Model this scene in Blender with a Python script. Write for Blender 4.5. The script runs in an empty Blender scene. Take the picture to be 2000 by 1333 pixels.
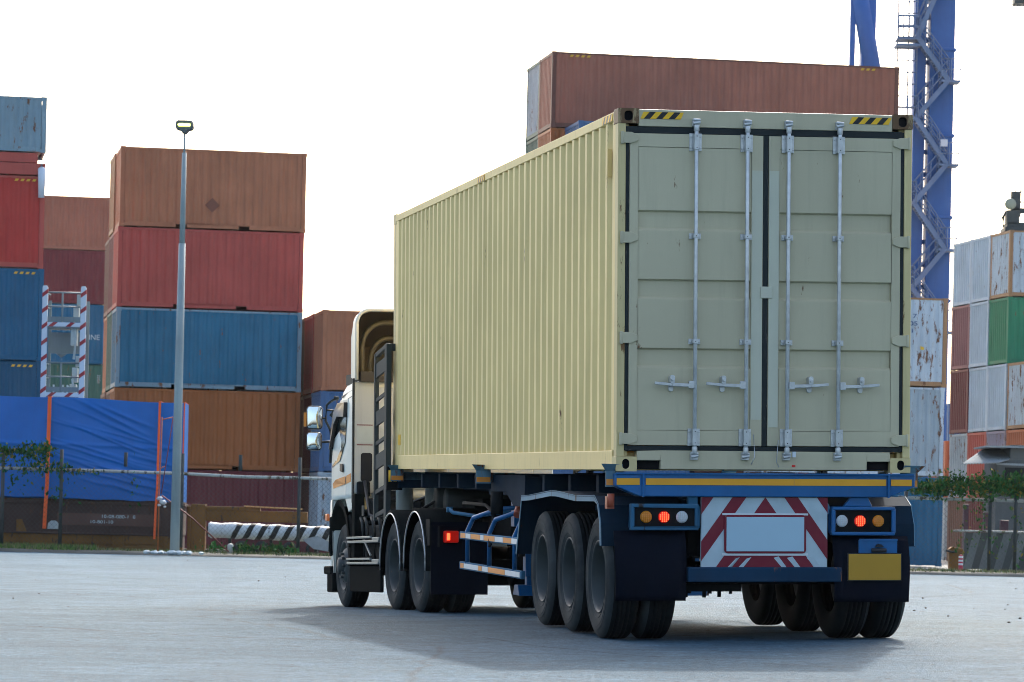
import bpy, math, random
from mathutils import Matrix, Vector, Euler
random.seed(7)
R = math.radians
sc = bpy.context.scene
col = sc.collection

# ------------------------------------------------------------------ camera
CAM_H = 0.88; ROLL = 0.0228; FPX = 6917.0; YH = 1035.0
cd = bpy.data.cameras.new("camera"); cam = bpy.data.objects.new("camera", cd); col.objects.link(cam)
cam.matrix_world = Matrix.Translation((0, 0, CAM_H)) @ Matrix.Rotation(R(90), 4, 'X') @ Matrix.Rotation(ROLL, 4, 'Z')
cd.lens = 36 * FPX / 2000; cd.sensor_width = 36; cd.shift_y = (YH - 666.5) / 2000
cd.clip_start = 0.5; cd.clip_end = 3000
cd.dof.use_dof = True; cd.dof.focus_distance = 31; cd.dof.aperture_fstop = 9
sc.camera = cam
CR, SR = math.cos(ROLL), math.sin(ROLL)
def at(px, py, d):
    a, b = px - 1000, py - YH
    u = CR * a + SR * b; v = -SR * a + CR * b
    return Vector((u / FPX * d, d, CAM_H - v / FPX * d))

# ------------------------------------------------------------------ light
SUN_EL, SUN_AZ = R(37), R(9)          # azimuth measured right of the view direction (+Y)
w = bpy.data.worlds.new("World"); sc.world = w; w.use_nodes = True
nt = w.node_tree; nt.nodes.clear()
sky = nt.nodes.new('ShaderNodeTexSky'); sky.sky_type = 'NISHITA'; sky.sun_disc = False
sky.sun_elevation = SUN_EL; sky.sun_rotation = SUN_AZ
sky.air_density = 1.0; sky.dust_density = 6.0; sky.ozone_density = 1.0; sky.altitude = 0
bg = nt.nodes.new('ShaderNodeBackground'); bg.inputs[1].default_value = 0.15
out = nt.nodes.new('ShaderNodeOutputWorld')
nt.links.new(sky.outputs[0], bg.inputs[0]); nt.links.new(bg.outputs[0], out.inputs[0])
sd = bpy.data.lights.new("sun", 'SUN'); sd.energy = 1.6; sd.angle = R(1.2); sd.color = (1.0, 0.96, 0.90)
sun = bpy.data.objects.new("sun", sd); col.objects.link(sun)
sv = Vector((math.sin(SUN_AZ) * math.cos(SUN_EL), math.cos(SUN_AZ) * math.cos(SUN_EL), math.sin(SUN_EL)))
sun.rotation_euler = sv.to_track_quat('Z', 'Y').to_euler()
sc.view_settings.view_transform = 'Standard'; sc.view_settings.look = 'None'
sc.view_settings.exposure = 1.65; sc.view_settings.gamma = 1.0
sc.cycles.filter_width = 0.9
sc.render.resolution_x = 1024; sc.render.resolution_y = 682

# ------------------------------------------------------------------ materials
MATS = {}
def newmat(name):
    m = bpy.data.materials.new(name); m.use_nodes = True
    n = m.node_tree; b = n.nodes['Principled BSDF']; return m, n, b
def N(n, t, **k):
    x = n.nodes.new(t)
    for a, v in k.items(): setattr(x, a, v)
    return x
def noise(n, vec, scale, detail=4, rough=0.6):
    x = N(n, 'ShaderNodeTexNoise'); x.inputs['Scale'].default_value = scale
    x.inputs['Detail'].default_value = detail; x.inputs['Roughness'].default_value = rough
    n.links.new(vec, x.inputs['Vector']); return x.outputs['Fac']
def ramp(n, fac, a, b, c0=(0, 0, 0, 1), c1=(1, 1, 1, 1)):
    x = N(n, 'ShaderNodeValToRGB'); x.color_ramp.elements[0].position = a; x.color_ramp.elements[1].position = b
    x.color_ramp.elements[0].color = c0; x.color_ramp.elements[1].color = c1
    n.links.new(fac, x.inputs[0]); return x.outputs[0]
def mix(n, fac, a, b, mode='MIX'):
    x = N(n, 'ShaderNodeMix', data_type='RGBA', blend_type=mode)
    for s, v in ((0, fac), (6, a), (7, b)):
        if isinstance(v, (int, float)): x.inputs[s].default_value = v
        elif isinstance(v, tuple): x.inputs[s].default_value = (*v[:3], 1)
        else: n.links.new(v, x.inputs[s])
    return x.outputs[2]
def coords(n, scale=(1, 1, 1)):
    tc = N(n, 'ShaderNodeTexCoord'); oi = N(n, 'ShaderNodeObjectInfo')
    ad = N(n, 'ShaderNodeVectorMath', operation='ADD')
    mu = N(n, 'ShaderNodeMath', operation='MULTIPLY'); mu.inputs[1].default_value = 37.0
    n.links.new(oi.outputs['Random'], mu.inputs[0])
    n.links.new(tc.outputs['Object'], ad.inputs[0]); n.links.new(mu.outputs[0], ad.inputs[1])
    mp = N(n, 'ShaderNodeVectorMath', operation='MULTIPLY'); mp.inputs[1].default_value = scale
    n.links.new(ad.outputs[0], mp.inputs[0]); return mp.outputs[0]
def paint(name, c, rust=0.0, fade=0.25, rough=0.5, grime=0.35, rustcol=(0.16, 0.07, 0.03), metal=0.0, spec=.25, bump=.25):
    """weathered paint: cloudy fade, vertical dirt runs, rust spots"""
    if name in MATS: return MATS[name]
    m, n, b = newmat(name)
    v = coords(n); vs = coords(n, (5, 5, .35))
    f = ramp(n, noise(n, v, .7, 5), .3, .75)
    light = tuple(min(1, x * (1 + fade) + .02 * fade) for x in c); dark = tuple(x * (1 - fade * .6) for x in c)
    a = mix(n, f, dark, light)
    st = ramp(n, noise(n, vs, 2.2, 6, .7), .5, .78)
    g = N(n, 'ShaderNodeMath', operation='MULTIPLY'); g.inputs[1].default_value = grime
    n.links.new(st, g.inputs[0])
    a = mix(n, g.outputs[0], a, tuple(x * .45 + .015 for x in c))
    if rust > 0:
        r1 = noise(n, coords(n, (2.4, 2.4, .6)), 2.4, 8, .72)
        rm = ramp(n, r1, .66 - rust * .3, .70 - rust * .3)
        a = mix(n, rm, a, rustcol)
    n.links.new(a, b.inputs['Base Color'])
    b.inputs['Roughness'].default_value = rough; b.inputs['Metallic'].default_value = metal
    b.inputs['Specular IOR Level'].default_value = spec
    if bump:
        bp = N(n, 'ShaderNodeBump'); bp.inputs['Strength'].default_value = bump; bp.inputs['Distance'].default_value = .03
        n.links.new(noise(n, v, 1.7, 3, .5), bp.inputs['Height']); n.links.new(bp.outputs[0], b.inputs['Normal'])
    MATS[name] = m; return m
def flat(name, c, rough=0.5, metal=0.0, emit=None, var=.15, scale=6, spec=.3):
    if name in MATS: return MATS[name]
    m, n, b = newmat(name)
    f = noise(n, coords(n), scale, 5)
    a = mix(n, f, tuple(x * (1 - var) for x in c), tuple(min(1, x * (1 + var)) for x in c))
    n.links.new(a, b.inputs['Base Color'])
    b.inputs['Roughness'].default_value = rough; b.inputs['Metallic'].default_value = metal
    b.inputs['Specular IOR Level'].default_value = spec
    if emit:
        b.inputs['Emission Color'].default_value = (*emit[0], 1); b.inputs['Emission Strength'].default_value = emit[1]
    MATS[name] = m; return m
CREAM = paint("cream_lit_paint", (0.82, 0.62, 0.26), rust=.02, fade=.1, grime=.28)  # same paint as the doors, with warm side light put into the colour
CREAM_SHADED = paint("cream_shaded_rear_paint", (0.51, 0.455, 0.30), rust=.01, fade=.09, grime=.2)  # same paint as the sides, with the rear's shade put into its colour
CREAMP = paint("cream_edge_paint", (0.60, 0.48, 0.23), rust=.17, fade=.15, grime=.35, rustcol=(.20, .10, .035))
REPAINT = flat("fresh_repaint", (0.54, 0.53, 0.40), .5, var=.05)
RUSTC = paint("rusty_casting", (0.33, 0.24, 0.12), rust=.75, fade=.3, rustcol=(.13, .07, .03))
GASKET = flat("rubber_gasket", (0.012, 0.018, 0.018), .6)
GALV = flat("galvanised_steel", (0.52, 0.53, 0.52), .36, .6, var=.35, scale=14)
BLACK = flat("black_hole", (0.004, 0.004, 0.005), .9)
CHASS = paint("black_chassis_paint", (0.008, 0.010, 0.011), rust=.0, fade=.4, rough=.8, spec=.06)
DARKG = paint("dark_grey_steel", (0.03, 0.036, 0.036), fade=.25, rough=.6, spec=.12)
BLUE = paint("blue_trailer_paint", (0.008, 0.10, 0.26), rust=.14, fade=.35, rough=.38, rustcol=(.07, .05, .04))
BLUED = paint("dusty_blue_trailer_paint", (0.03, 0.115, 0.20), rust=.2, fade=.4, rough=.8, spec=.06, rustcol=(.04, .035, .03))
SHADED_BLUE = paint("shaded_blue_chassis_paint", (0.004, 0.018, 0.035), rust=.1, fade=.5, rough=.8, spec=.05, rustcol=(.03, .025, .02))  # trailer blue darkened; the shade under the load is put into the colour
TYRE = None
def tyre_mat(k=1.0, nm='tyre_sidewall_rubber'):
    m, n, b = newmat(nm)
    v = coords(n); f = ramp(n, noise(n, v, 3, 6), .3, .7)
    n.links.new(mix(n, f, (0.016 * k, 0.021 * k, 0.023 * k), (0.042 * k, 0.052 * k, 0.055 * k)), b.inputs['Base Color'])
    b.inputs['Roughness'].default_value = .8; b.inputs['Specular IOR Level'].default_value = .12; return m
TYRE = tyre_mat(); TREAD = tyre_mat(.3, 'tyre_tread_rubber')
RIM = paint("dusty_steel_rim", (0.035, 0.045, 0.046), fade=.5, rough=.55, rust=.08)
CABW = paint("white_cab_paint", (0.72, 0.74, 0.66), fade=.05, rough=.3, grime=.1)
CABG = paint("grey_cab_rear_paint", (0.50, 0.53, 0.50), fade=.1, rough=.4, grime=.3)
ORANGE = flat("orange_reflector", (0.72, 0.26, 0.04), .45, var=.12)
YTAPE = flat("amber_tape", (0.72, 0.33, 0.02), .4, var=.1)
WTAPE = flat("white_reflector", (0.6, 0.65, 0.66), .35)
RED = flat("dark_red_marking", (0.17, 0.008, 0.022), .4)
WHITE = flat("white_marking", (0.40, 0.50, 0.53), .5, var=.3, scale=4)
PLATE = flat("pale_blue_plate", (0.36, 0.52, 0.60), .4, var=.03)
YPLATE = flat("ochre_plate", (0.42, 0.23, 0.02), .5, var=.05)
YEL = flat("yellow_stripe", (0.85, 0.48, 0.02), .45, var=.08)
LAMPR = flat("red_lamp_lit", (0.32, 0.012, 0.006), .3, emit=((1.0, 0.01, 0.002), .06))
LAMPRH = flat("red_led_lit", (0.9, 0.1, 0.05), .3, emit=((1.0, 0.07, 0.02), 1.5))
AMBER = flat("amber_lens", (0.62, 0.22, 0.02), .25, var=.3, scale=60)
CLEAR = flat("clear_lens", (0.55, 0.6, 0.62), .2, var=.3, scale=60)
GLASS = flat("dark_window_glass", (0.012, 0.018, 0.018), .15, var=.1, spec=.12)
VISOR = flat("brown_visor", (0.06, 0.048, 0.04), .3, spec=.15)
MIRROR = flat("mirror_glass", (0.72, 0.73, 0.72), .03, 1.0, var=.01)
FAIRIN = flat("brown_fairing_lining", (0.065, 0.055, 0.04), .7, var=.25, scale=3)
CHROME = flat("bright_steel", (0.6, 0.65, 0.68), .3, .8)

# ------------------------------------------------------------------ mesh helpers
KEEP = {'light_emitting_diodes', 'suspension', 'mud_flap', 'fender'}
class MB:
    def __init__(s): s.v = []; s.f = []; s.m = []; s.sm = []
    def add(s, vs, fs, m=0, smooth=False):
        k = len(s.v); s.v += [tuple(x) for x in vs]
        for q in fs: s.f.append([i + k for i in q]); s.m.append(m); s.sm.append(smooth)
        return s
    def box(s, x0, y0, z0, x1, y1, z1, m=0, M=None):
        vs = [Vector((x, y, z)) for x in (x0, x1) for y in (y0, y1) for z in (z0, z1)]
        if M: vs = [M @ q for q in vs]
        return s.add(vs, [(0, 1, 3, 2), (4, 6, 7, 5), (0, 4, 5, 1), (2, 3, 7, 6), (0, 2, 6, 4), (1, 5, 7, 3)], m)
    def prism(s, poly, ax, a0, a1, m=0, smooth=False):
        """poly in the two remaining axes (cyclic order x:(y,z) y:(x,z) z:(x,y))"""
        n = len(poly); vs = []
        for a in (a0, a1):
            for p, q in poly:
                vs.append({0: (a, p, q), 1: (p, a, q), 2: (p, q, a)}[ax])
        s.add(vs, [tuple(range(n)), tuple(range(2 * n - 1, n - 1, -1))], m)
        return s.add(vs, [(i, i + n, (i + 1) % n + n, (i + 1) % n) for i in range(n)], m, smooth)
    def tube(s, pts, r, n=8, m=0, caps=True, smooth=True):
        pts = [Vector(p) for p in pts]; rs = r if isinstance(r, (list, tuple)) else [r] * len(pts); vs = []
        for i, p in enumerate(pts):
            t = (pts[min(i + 1, len(pts) - 1)] - pts[max(i - 1, 0)]).normalized()
            u = t.cross(Vector((0, 0, 1)));
            if u.length < .05: u = t.cross(Vector((0, 1, 0)))
            u.normalize(); w_ = t.cross(u)
            for k in range(n):
                a = 2 * math.pi * (k + .5) / n; vs.append(p + (u * math.cos(a) + w_ * math.sin(a)) * rs[i])
        fs = [(i * n + k, i * n + (k + 1) % n, (i + 1) * n + (k + 1) % n, (i + 1) * n + k) for i in range(len(pts) - 1) for k in range(n)]
        s.add(vs, fs, m, smooth)
        if caps: s.add(vs[:n], [tuple(range(n - 1, -1, -1))], m); s.add(vs[-n:], [tuple(range(n))], m)
        return s
    def beam(s, p0, p1, w_, h, m=0):
        p0 = Vector(p0); p1 = Vector(p1); t = (p1 - p0).normalized()
        u = t.cross(Vector((0, 0, 1)))
        if u.length < .05: u = Vector((1, 0, 0))
        u.normalize(); k = u.cross(t)
        vs = [p + u * (a * w_ / 2) + k * (b * h / 2) for p in (p0, p1) for a, b in ((-1, -1), (1, -1), (1, 1), (-1, 1))]
        return s.add(vs, [(0, 3, 2, 1), (4, 5, 6, 7), (0, 1, 5, 4), (1, 2, 6, 5), (2, 3, 7, 6), (3, 0, 4, 7)], m)
    def lathe(s, prof, c, ax=0, n=40, m=0, smooth=True, a0=0, a1=2 * math.pi):
        """prof [(offset along axis, radius)]; c centre"""
        full = abs(a1 - a0 - 2 * math.pi) < 1e-6; nn = n if full else n + 1; vs = []
        for o, r in prof:
            for k in range(nn):
                a = a0 + (a1 - a0) * k / n
                d = (o, r * math.cos(a), r * math.sin(a))
                if ax == 1: d = (r * math.cos(a), o, r * math.sin(a))
                if ax == 2: d = (r * math.cos(a), r * math.sin(a), o)
                vs.append((c[0] + d[0], c[1] + d[1], c[2] + d[2]))
        fs = []
        for i in range(len(prof) - 1):
            for k in range(n):
                k2 = (k + 1) % nn if full else k + 1
                fs.append((i * nn + k, i * nn + k2, (i + 1) * nn + k2, (i + 1) * nn + k))
        return s.add(vs, fs, m, smooth)
    def xf(s, M):
        s.v = [tuple(M @ Vector(q)) for q in s.v]; return s
    def mesh(s, name):
        me = bpy.data.meshes.new(name); me.from_pydata(s.v, [], s.f)
        for p, mi, sm in zip(me.polygons, s.m, s.sm): p.material_index = mi; p.use_smooth = sm
        me.validate(); me.update(); return me
    def clusters(s):
        n = len(s.v); par = list(range(n))
        def fd(a):
            while par[a] != a: par[a] = par[par[a]]; a = par[a]
            return a
        key = {}
        for i, q in enumerate(s.v):
            k = tuple(round(c, 4) for c in q)
            if k in key: par[fd(i)] = fd(key[k])
            else: key[k] = i
        for f in s.f:
            for a in f[1:]: par[fd(a)] = fd(f[0])
        g_ = {}
        for i in {a for f in s.f for a in f}: g_.setdefault(fd(i), []).append(i)
        items = [([min(s.v[i][k] for i in g) - .012 for k in range(3)], [max(s.v[i][k] for i in g) + .012 for k in range(3)], {r}) for r, g in g_.items()]
        done = False
        while not done:
            done = True
            for i in range(len(items)):
                for j in range(i + 1, len(items)):
                    a, b = items[i], items[j]
                    if all(a[0][k] <= b[1][k] and b[0][k] <= a[1][k] for k in range(3)):
                        items[i] = ([min(x, y) for x, y in zip(a[0], b[0])], [max(x, y) for x, y in zip(a[1], b[1])], a[2] | b[2]); del items[j]; done = False; break
                if not done: break
        out = []
        for _, _, roots in items:
            m = MB(); m.v = s.v
            for f, mi, sm in zip(s.f, s.m, s.sm):
                if fd(f[0]) in roots: m.f.append(f); m.m.append(mi); m.sm.append(sm)
            used = sorted({a for f in m.f for a in f}); mp = {a: i for i, a in enumerate(used)}
            m.v = [s.v[a] for a in used]; m.f = [tuple(mp[a] for a in f) for f in m.f]; out.append(m)
        return out
    def build(s, name, mats, parent=None, bevel=0, seg=2, weld=True):
        if parent and weld and name not in KEEP and len(s.v) < 3000:
            cl = s.clusters()
            if 1 < len(cl) <= 16:
                return [c.build1(name, mats, parent, bevel, seg, weld) for c in cl][0]
        return s.build1(name, mats, parent, bevel, seg, weld)
    def build1(s, name, mats, parent=None, bevel=0, seg=2, weld=True):
        me = s.mesh(name)
        for x in (mats if isinstance(mats, (list, tuple)) else [mats]): me.materials.append(x)
        import bmesh
        if weld:
            b = bmesh.new(); b.from_mesh(me); bmesh.ops.remove_doubles(b, verts=b.verts, dist=1e-5)
            bmesh.ops.recalc_face_normals(b, faces=b.faces); b.to_mesh(me); b.free()
        o = bpy.data.objects.new(name, me); col.objects.link(o)
        if parent: o.parent = parent
        if bevel:
            bv = o.modifiers.new('bevel', 'BEVEL'); bv.width = bevel; bv.segments = seg; bv.limit_method = 'ANGLE'
        return o
def thing(name, label, cat, loc=(0, 0, 0), rot=(0, 0, 0), group=None):
    o = bpy.data.objects.new(name, None); col.objects.link(o); o.empty_display_size = .3
    o.location = loc; o.rotation_euler = rot; return tag(o, label, cat, group)
def tag(o, label, cat, group=None, kind=None):
    if label: o['label'] = label
    if cat: o['category'] = cat
    if group: o['group'] = group
    if kind: o['kind'] = kind
    return o
def struct(o): o['kind'] = 'structure'; return o
def text_mesh(s, size, thick=0.002):
    c = bpy.data.curves.new('t', 'FONT'); c.body = s; c.size = size; c.extrude = thick; c.align_x = 'CENTER'; c.align_y = 'CENTER'
    o = bpy.data.objects.new('t', c); col.objects.link(o)
    dg = bpy.context.evaluated_depsgraph_get(); me = bpy.data.meshes.new_from_object(o.evaluated_get(dg))
    bpy.data.objects.remove(o); bpy.data.curves.remove(c); return me
def lettering(s, size, mat, parent, loc, rot, sx=1.0, bold=False):
    me = text_mesh(s, size); me.materials.clear(); me.materials.append(mat)
    o = bpy.data.objects.new('lettering', me); col.objects.link(o); o.parent = parent
    o.location = loc; o.rotation_euler = rot; o.scale = (sx, 1, 1); return o

# ------------------------------------------------------------------ ground
def smooth_interp(t, pts):
    if t <= pts[0][0]: return pts[0][1]
    for (a, b), (c, d) in zip(pts, pts[1:]):
        if t <= c:
            k = (t - a) / (c - a); k = k * k * (3 - 2 * k); return b + (d - b) * k
    return pts[-1][1]
def gz(x, y):
    z = smooth_interp(y, [(20, 0), (28.7, .005), (31.4, .028), (38.2, -.032), (42.5, -.092), (52, -.08), (85, 0)])
    k = smooth_interp(y, [(20, .4), (27, 1), (32, 1), (40, .8), (55, 0)])
    return z + k * .02 * max(-3.5, min(3.5, x - .85 + (y - 28.7) * .18))
def road_mat():
    m, n, b = newmat("worn_concrete")
    tc = N(n, 'ShaderNodeTexCoord'); v = tc.outputs['Object']
    def sc_(s):
        x = N(n, 'ShaderNodeVectorMath', operation='MULTIPLY'); x.inputs[1].default_value = s
        n.links.new(v, x.inputs[0]); return x.outputs[0]
    big = ramp(n, noise(n, sc_((.35, .16, 1)), 1.1, 6, .6), .32, .72)
    mid = ramp(n, noise(n, sc_((.6, .8, 1)), 1.7, 10, .82), .42, .60)
    med = ramp(n, noise(n, sc_((.7, 1, 1)), 5.0, 8, .85), .40, .58)
    fine = ramp(n, noise(n, sc_((1, .9, 1)), 22, 6, .85), .42, .58)
    a = mix(n, big, (0.078, 0.170, 0.245), (0.150, 0.290, 0.400))
    a = mix(n, mid, mix(n, .40, a, (0.03, 0.062, 0.09)), a)
    a = mix(n, med, mix(n, .35, a, (0.03, 0.06, 0.085)), a)
    a = mix(n, fine, mix(n, .55, a, (0.03, 0.05, 0.065)), a)
    vo = N(n, 'ShaderNodeTexVoronoi', feature='DISTANCE_TO_EDGE'); vo.inputs['Scale'].default_value = .11
    dn = N(n, 'ShaderNodeTexNoise'); dn.inputs['Scale'].default_value = 1.3; dn.inputs['Detail'].default_value = 6
    n.links.new(v, dn.inputs['Vector']); dx = mix(n, .25, v, dn.outputs['Color'], 'ADD'); n.links.new(dx, vo.inputs['Vector'])
    cr = ramp(n, vo.outputs['Distance'], .0, .003)
    a = mix(n, cr, mix(n, .5, a, (0.035, 0.045, 0.05)), a)
    sp = N(n, 'ShaderNodeTexVoronoi'); sp.inputs['Scale'].default_value = 5.0; n.links.new(v, sp.inputs['Vector'])
    spk = ramp(n, sp.outputs['Distance'], .07, .10)
    a = mix(n, spk, (0.02, 0.025, 0.03), a)
    n.links.new(a, b.inputs['Base Color'])
    b.inputs['Roughness'].default_value = .8; b.inputs['Specular IOR Level'].default_value = .12
    bp = N(n, 'ShaderNodeBump'); bp.inputs['Strength'].default_value = .8; bp.inputs['Distance'].default_value = .02
    hh = N(n, 'ShaderNodeMath', operation='ADD'); n.links.new(fine, hh.inputs[0]); n.links.new(med, hh.inputs[1])
    n.links.new(hh.outputs[0], bp.inputs['Height']); n.links.new(bp.outputs[0], b.inputs['Normal'])
    return m
def tyre_mark(pts, w_, dens):
    m, n, b = newmat("tyre_mark_rubber"); b.inputs['Base Color'].default_value = (.02, .028, .034, 1); b.inputs['Roughness'].default_value = .9
    f = ramp(n, noise(n, coords(n, (3, 3, 3)), 3, 6, .8), .3, .75); mu = N(n, 'ShaderNodeMath', operation='MULTIPLY'); mu.inputs[1].default_value = dens
    n.links.new(f, mu.inputs[0]); n.links.new(mu.outputs[0], b.inputs['Alpha'])
    q = []
    for (x0, y0), (x1, y1) in zip(pts, pts[1:]):
        for k in range(60): q.append((x0 + (x1 - x0) * k / 60, y0 + (y1 - y0) * k / 60))
    vs = []
    for i, (x, y) in enumerate(q):
        a, c = q[max(0, i - 1)], q[min(len(q) - 1, i + 1)]; d = Vector((c[0] - a[0], c[1] - a[1], 0)).normalized(); p = Vector((-d.y, d.x, 0)) * w_ / 2
        for s_ in (-1, 1): X, Y = x + p.x * s_, y + p.y * s_; vs.append((X, Y, gz(X, Y) + rough_h(X, Y) + .006))
    g = MB(); g.add(vs, [(2 * i, 2 * i + 1, 2 * i + 3, 2 * i + 2) for i in range(len(q) - 1)], 0, True)
    struct(g.build('tyre_mark', m, weld=False))
EDGE_A = at(0, 1073, 93.5); EDGE_B = at(2000, 1127, 87.5)
def edge_y(x):
    t = (x - EDGE_A.x) / (EDGE_B.x - EDGE_A.x); return EDGE_A.y + (EDGE_B.y - EDGE_A.y) * t
from mathutils import noise as mn
def rough_h(x, y):
    k = min(1, max(0, (y - 12) / 8))
    return k * (.011 * mn.fractal(Vector((x * 1.1, y * .8, 0)), .9, 2.1, 3) + .007 * mn.fractal(Vector((x * 4.3, y * 3.6, 5)), .8, 2.2, 4))
us = [-5, -2.5, -1.2, -.6, -.4, -.3, -.24] + [-.2 + .4 * i / 340 for i in range(341)] + [.24, .3, .4, .6, 1.2, 2.5, 5]
ys = [4, 8, 12, 16, 19]; y_ = 21.0
while y_ < 96: ys.append(y_); y_ *= 1.0034
road_m = road_mat(); m_ = MB(); nx = len(us); vs = []
for y in ys:
    for u in us:
        x = u * y; Y = min(y, edge_y(x)); vs.append((x, Y, gz(x, Y) + (rough_h(x, Y) if abs(u) < .21 else 0)))
fs = []
for j_ in range(len(ys) - 1):
    for i_ in range(nx - 1):
        if ys[j_] < edge_y(us[i_] * ys[j_]) or ys[j_] < edge_y(us[i_ + 1] * ys[j_]): fs.append((j_ * nx + i_, j_ * nx + i_ + 1, (j_ + 1) * nx + i_ + 1, (j_ + 1) * nx + i_))
m_.add(vs, fs, 0, True); road = struct(m_.build1('road', road_m, weld=False))
m_ = MB(); m_.add([(-600, -200, -.004), (600, -200, -.004), (600, 4.5, -.004), (-600, 4.5, -.004)], [(0, 1, 2, 3)])
m_.add([(-600, 4.5, -.004), (-20, 4.5, -.004), (-20, 4.5, -.2), (-600, 4.5, -.2)], [(0, 1, 2, 3)]); struct(m_.build1('near_road', road_m, weld=False))
def tyre_mark(pts, w_, dens):
    m, n, b = newmat("tyre_mark_rubber"); b.inputs['Base Color'].default_value = (.02, .028, .034, 1); b.inputs['Roughness'].default_value = .9
    f = ramp(n, noise(n, coords(n, (3, 3, 3)), 3, 6, .8), .3, .75); mu = N(n, 'ShaderNodeMath', operation='MULTIPLY'); mu.inputs[1].default_value = dens
    n.links.new(f, mu.inputs[0]); n.links.new(mu.outputs[0], b.inputs['Alpha'])
    q = []
    for (x0, y0), (x1, y1) in zip(pts, pts[1:]):
        for k in range(14): q.append((x0 + (x1 - x0) * k / 14, y0 + (y1 - y0) * k / 14))
    vs = []
    for i, (x, y) in enumerate(q):
        a, c = q[max(0, i - 1)], q[min(len(q) - 1, i + 1)]; d = Vector((c[0] - a[0], c[1] - a[1], 0)).normalized(); p = Vector((-d.y, d.x, 0)) * w_ / 2
        for s_ in (-1, 1): X, Y = x + p.x * s_, y + p.y * s_; vs.append((X, Y, gz(X, Y) + .006))
    g = MB(); g.add(vs, [(2 * i, 2 * i + 1, 2 * i + 3, 2 * i + 2) for i in range(len(q) - 1)], 0, True)
    struct(g.build('tyre_mark', m, weld=False))
EDGE_A = at(0, 1073, 93.5); EDGE_B = at(2000, 1127, 87.5)
def edge_y(x):
    t = (x - EDGE_A.x) / (EDGE_B.x - EDGE_A.x); return EDGE_A.y + (EDGE_B.y - EDGE_A.y) * t
g = MB(); xs = [-400, -150, -60, -30, -20] + [-14 + .7 * i for i in range(44)] + [20, 30, 60, 150, 400]
ys = [-200, -60, -10, 5, 12] + [16 + .8 * i for i in range(92)]
vs = [(x, y, gz(x, y)) for y in ys for x in xs] + [(x, edge_y(x), 0) for x in xs]
nx = len(xs); fs = [(j * nx + i, j * nx + i + 1, (j + 1) * nx + i + 1, (j + 1) * nx + i) for j in range(len(ys)) for i in range(nx - 1)
                    if not (j == len(ys) - 1 and False)]
# last row must be beyond all grid rows: clamp rows that pass the edge
vs = [(x, min(y, edge_y(x) - .5), z) if y > 60 else (x, y, z) for x, y, z in vs[:-nx]] + vs[-nx:]
g.add(vs, fs, 0, True); road = struct(g.build('road', road_mat(), weld=False))
tyre_mark([(-.2, 29), (.2, 27.2), (.9, 25.4), (1.9, 23.9), (3.2, 22.8)], .05, .55)
tyre_mark([(-6.5, 30), (-4.2, 30.8), (-1.5, 32), (.0, 34), (.2, 36)], .25, .22)
tyre_mark([(-7.5, 36), (-5, 37.5), (-2.5, 40.5), (-2.0, 44)], .28, .3)
tyre_mark([(-9, 50), (-4, 49), (2, 51), (6, 56), (9, 64)], .35, .3)
tyre_mark([(-5, 25.5), (-3, 26.3), (-1, 26.2), (1.5, 25.0), (3.5, 24.6)], .22, .18)
EARTH = paint("dusty_yard_earth", (0.10, 0.10, 0.085), fade=.4, rough=.9)
YARD = paint("yard_concrete", (0.20, 0.21, 0.20), fade=.3, rough=.9)
g = MB(); g.add([(x, y, z) for (y, z) in ((60, -.16), (86, -.05), (120, -.03), (700, -.03), (2500, -.03)) for x in (-1500, -60, 60, 1500)],
                [(j * 4 + i, j * 4 + i + 1, j * 4 + i + 5, j * 4 + i + 4) for j in range(4) for i in range(3)], 0)
struct(g.build('ground', YARD, weld=False))
g = MB(); n_ = 60; vs = []
for i in range(n_ + 1):
    x = -22 + 44 * i / n_; e = edge_y(x)
    for dy, z in ((-.25, .0), (-.2, .05), (.4, .09), (1.6, .08), (3.2, .03), (3.4, -.06)): vs.append((x, e + dy, z + random.uniform(-.015, .015)))
g.add(vs, [(i * 6 + k, (i + 1) * 6 + k, (i + 1) * 6 + k + 1, i * 6 + k + 1) for i in range(n_) for k in range(5)], 0, True)
struct(g.build('verge', EARTH, weld=False))

# ------------------------------------------------------------------ shipping containers
def wave(L, x0, x1, pitch=.278, d=.036, outer=.072, slope=.068):
    """list of (x, depth) of a trapezoid corrugation from x0 to x1"""
    p = [(x0, 0)]; x = x0 + .04; inner = pitch - outer - 2 * slope
    while x + pitch < x1:
        p += [(x + outer, 0), (x + outer + slope, d), (x + outer + slope + inner, d), (x + pitch, 0)]; x += pitch
    p.append((x1, 0)); return p
W = 2.438
def wall_x(mb, L, H, y, sgn, z0, z1, x0, x1, pitch=.278):
    """corrugated wall in the plane y, corrugation recessed towards sgn*y"""
    ps = wave(L, x0, x1, pitch); vs = []
    for x, d in ps: vs += [(x, y + sgn * d, z0), (x, y + sgn * d, z1)]
    mb.add(vs, [(2 * i, 2 * i + 2, 2 * i + 3, 2 * i + 1) for i in range(len(ps) - 1)])
def wall_y(mb, x, sgn, z0, z1, y0, y1, pitch=.25):
    ps = wave(0, y0, y1, pitch, .045, .1, .03); vs = []
    for y, d in ps: vs += [(x + sgn * d, y, z0), (x + sgn * d, y, z1)]
    mb.add(vs, [(2 * i, 2 * i + 2, 2 * i + 3, 2 * i + 1) for i in range(len(ps) - 1)])
CONT = {}
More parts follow.
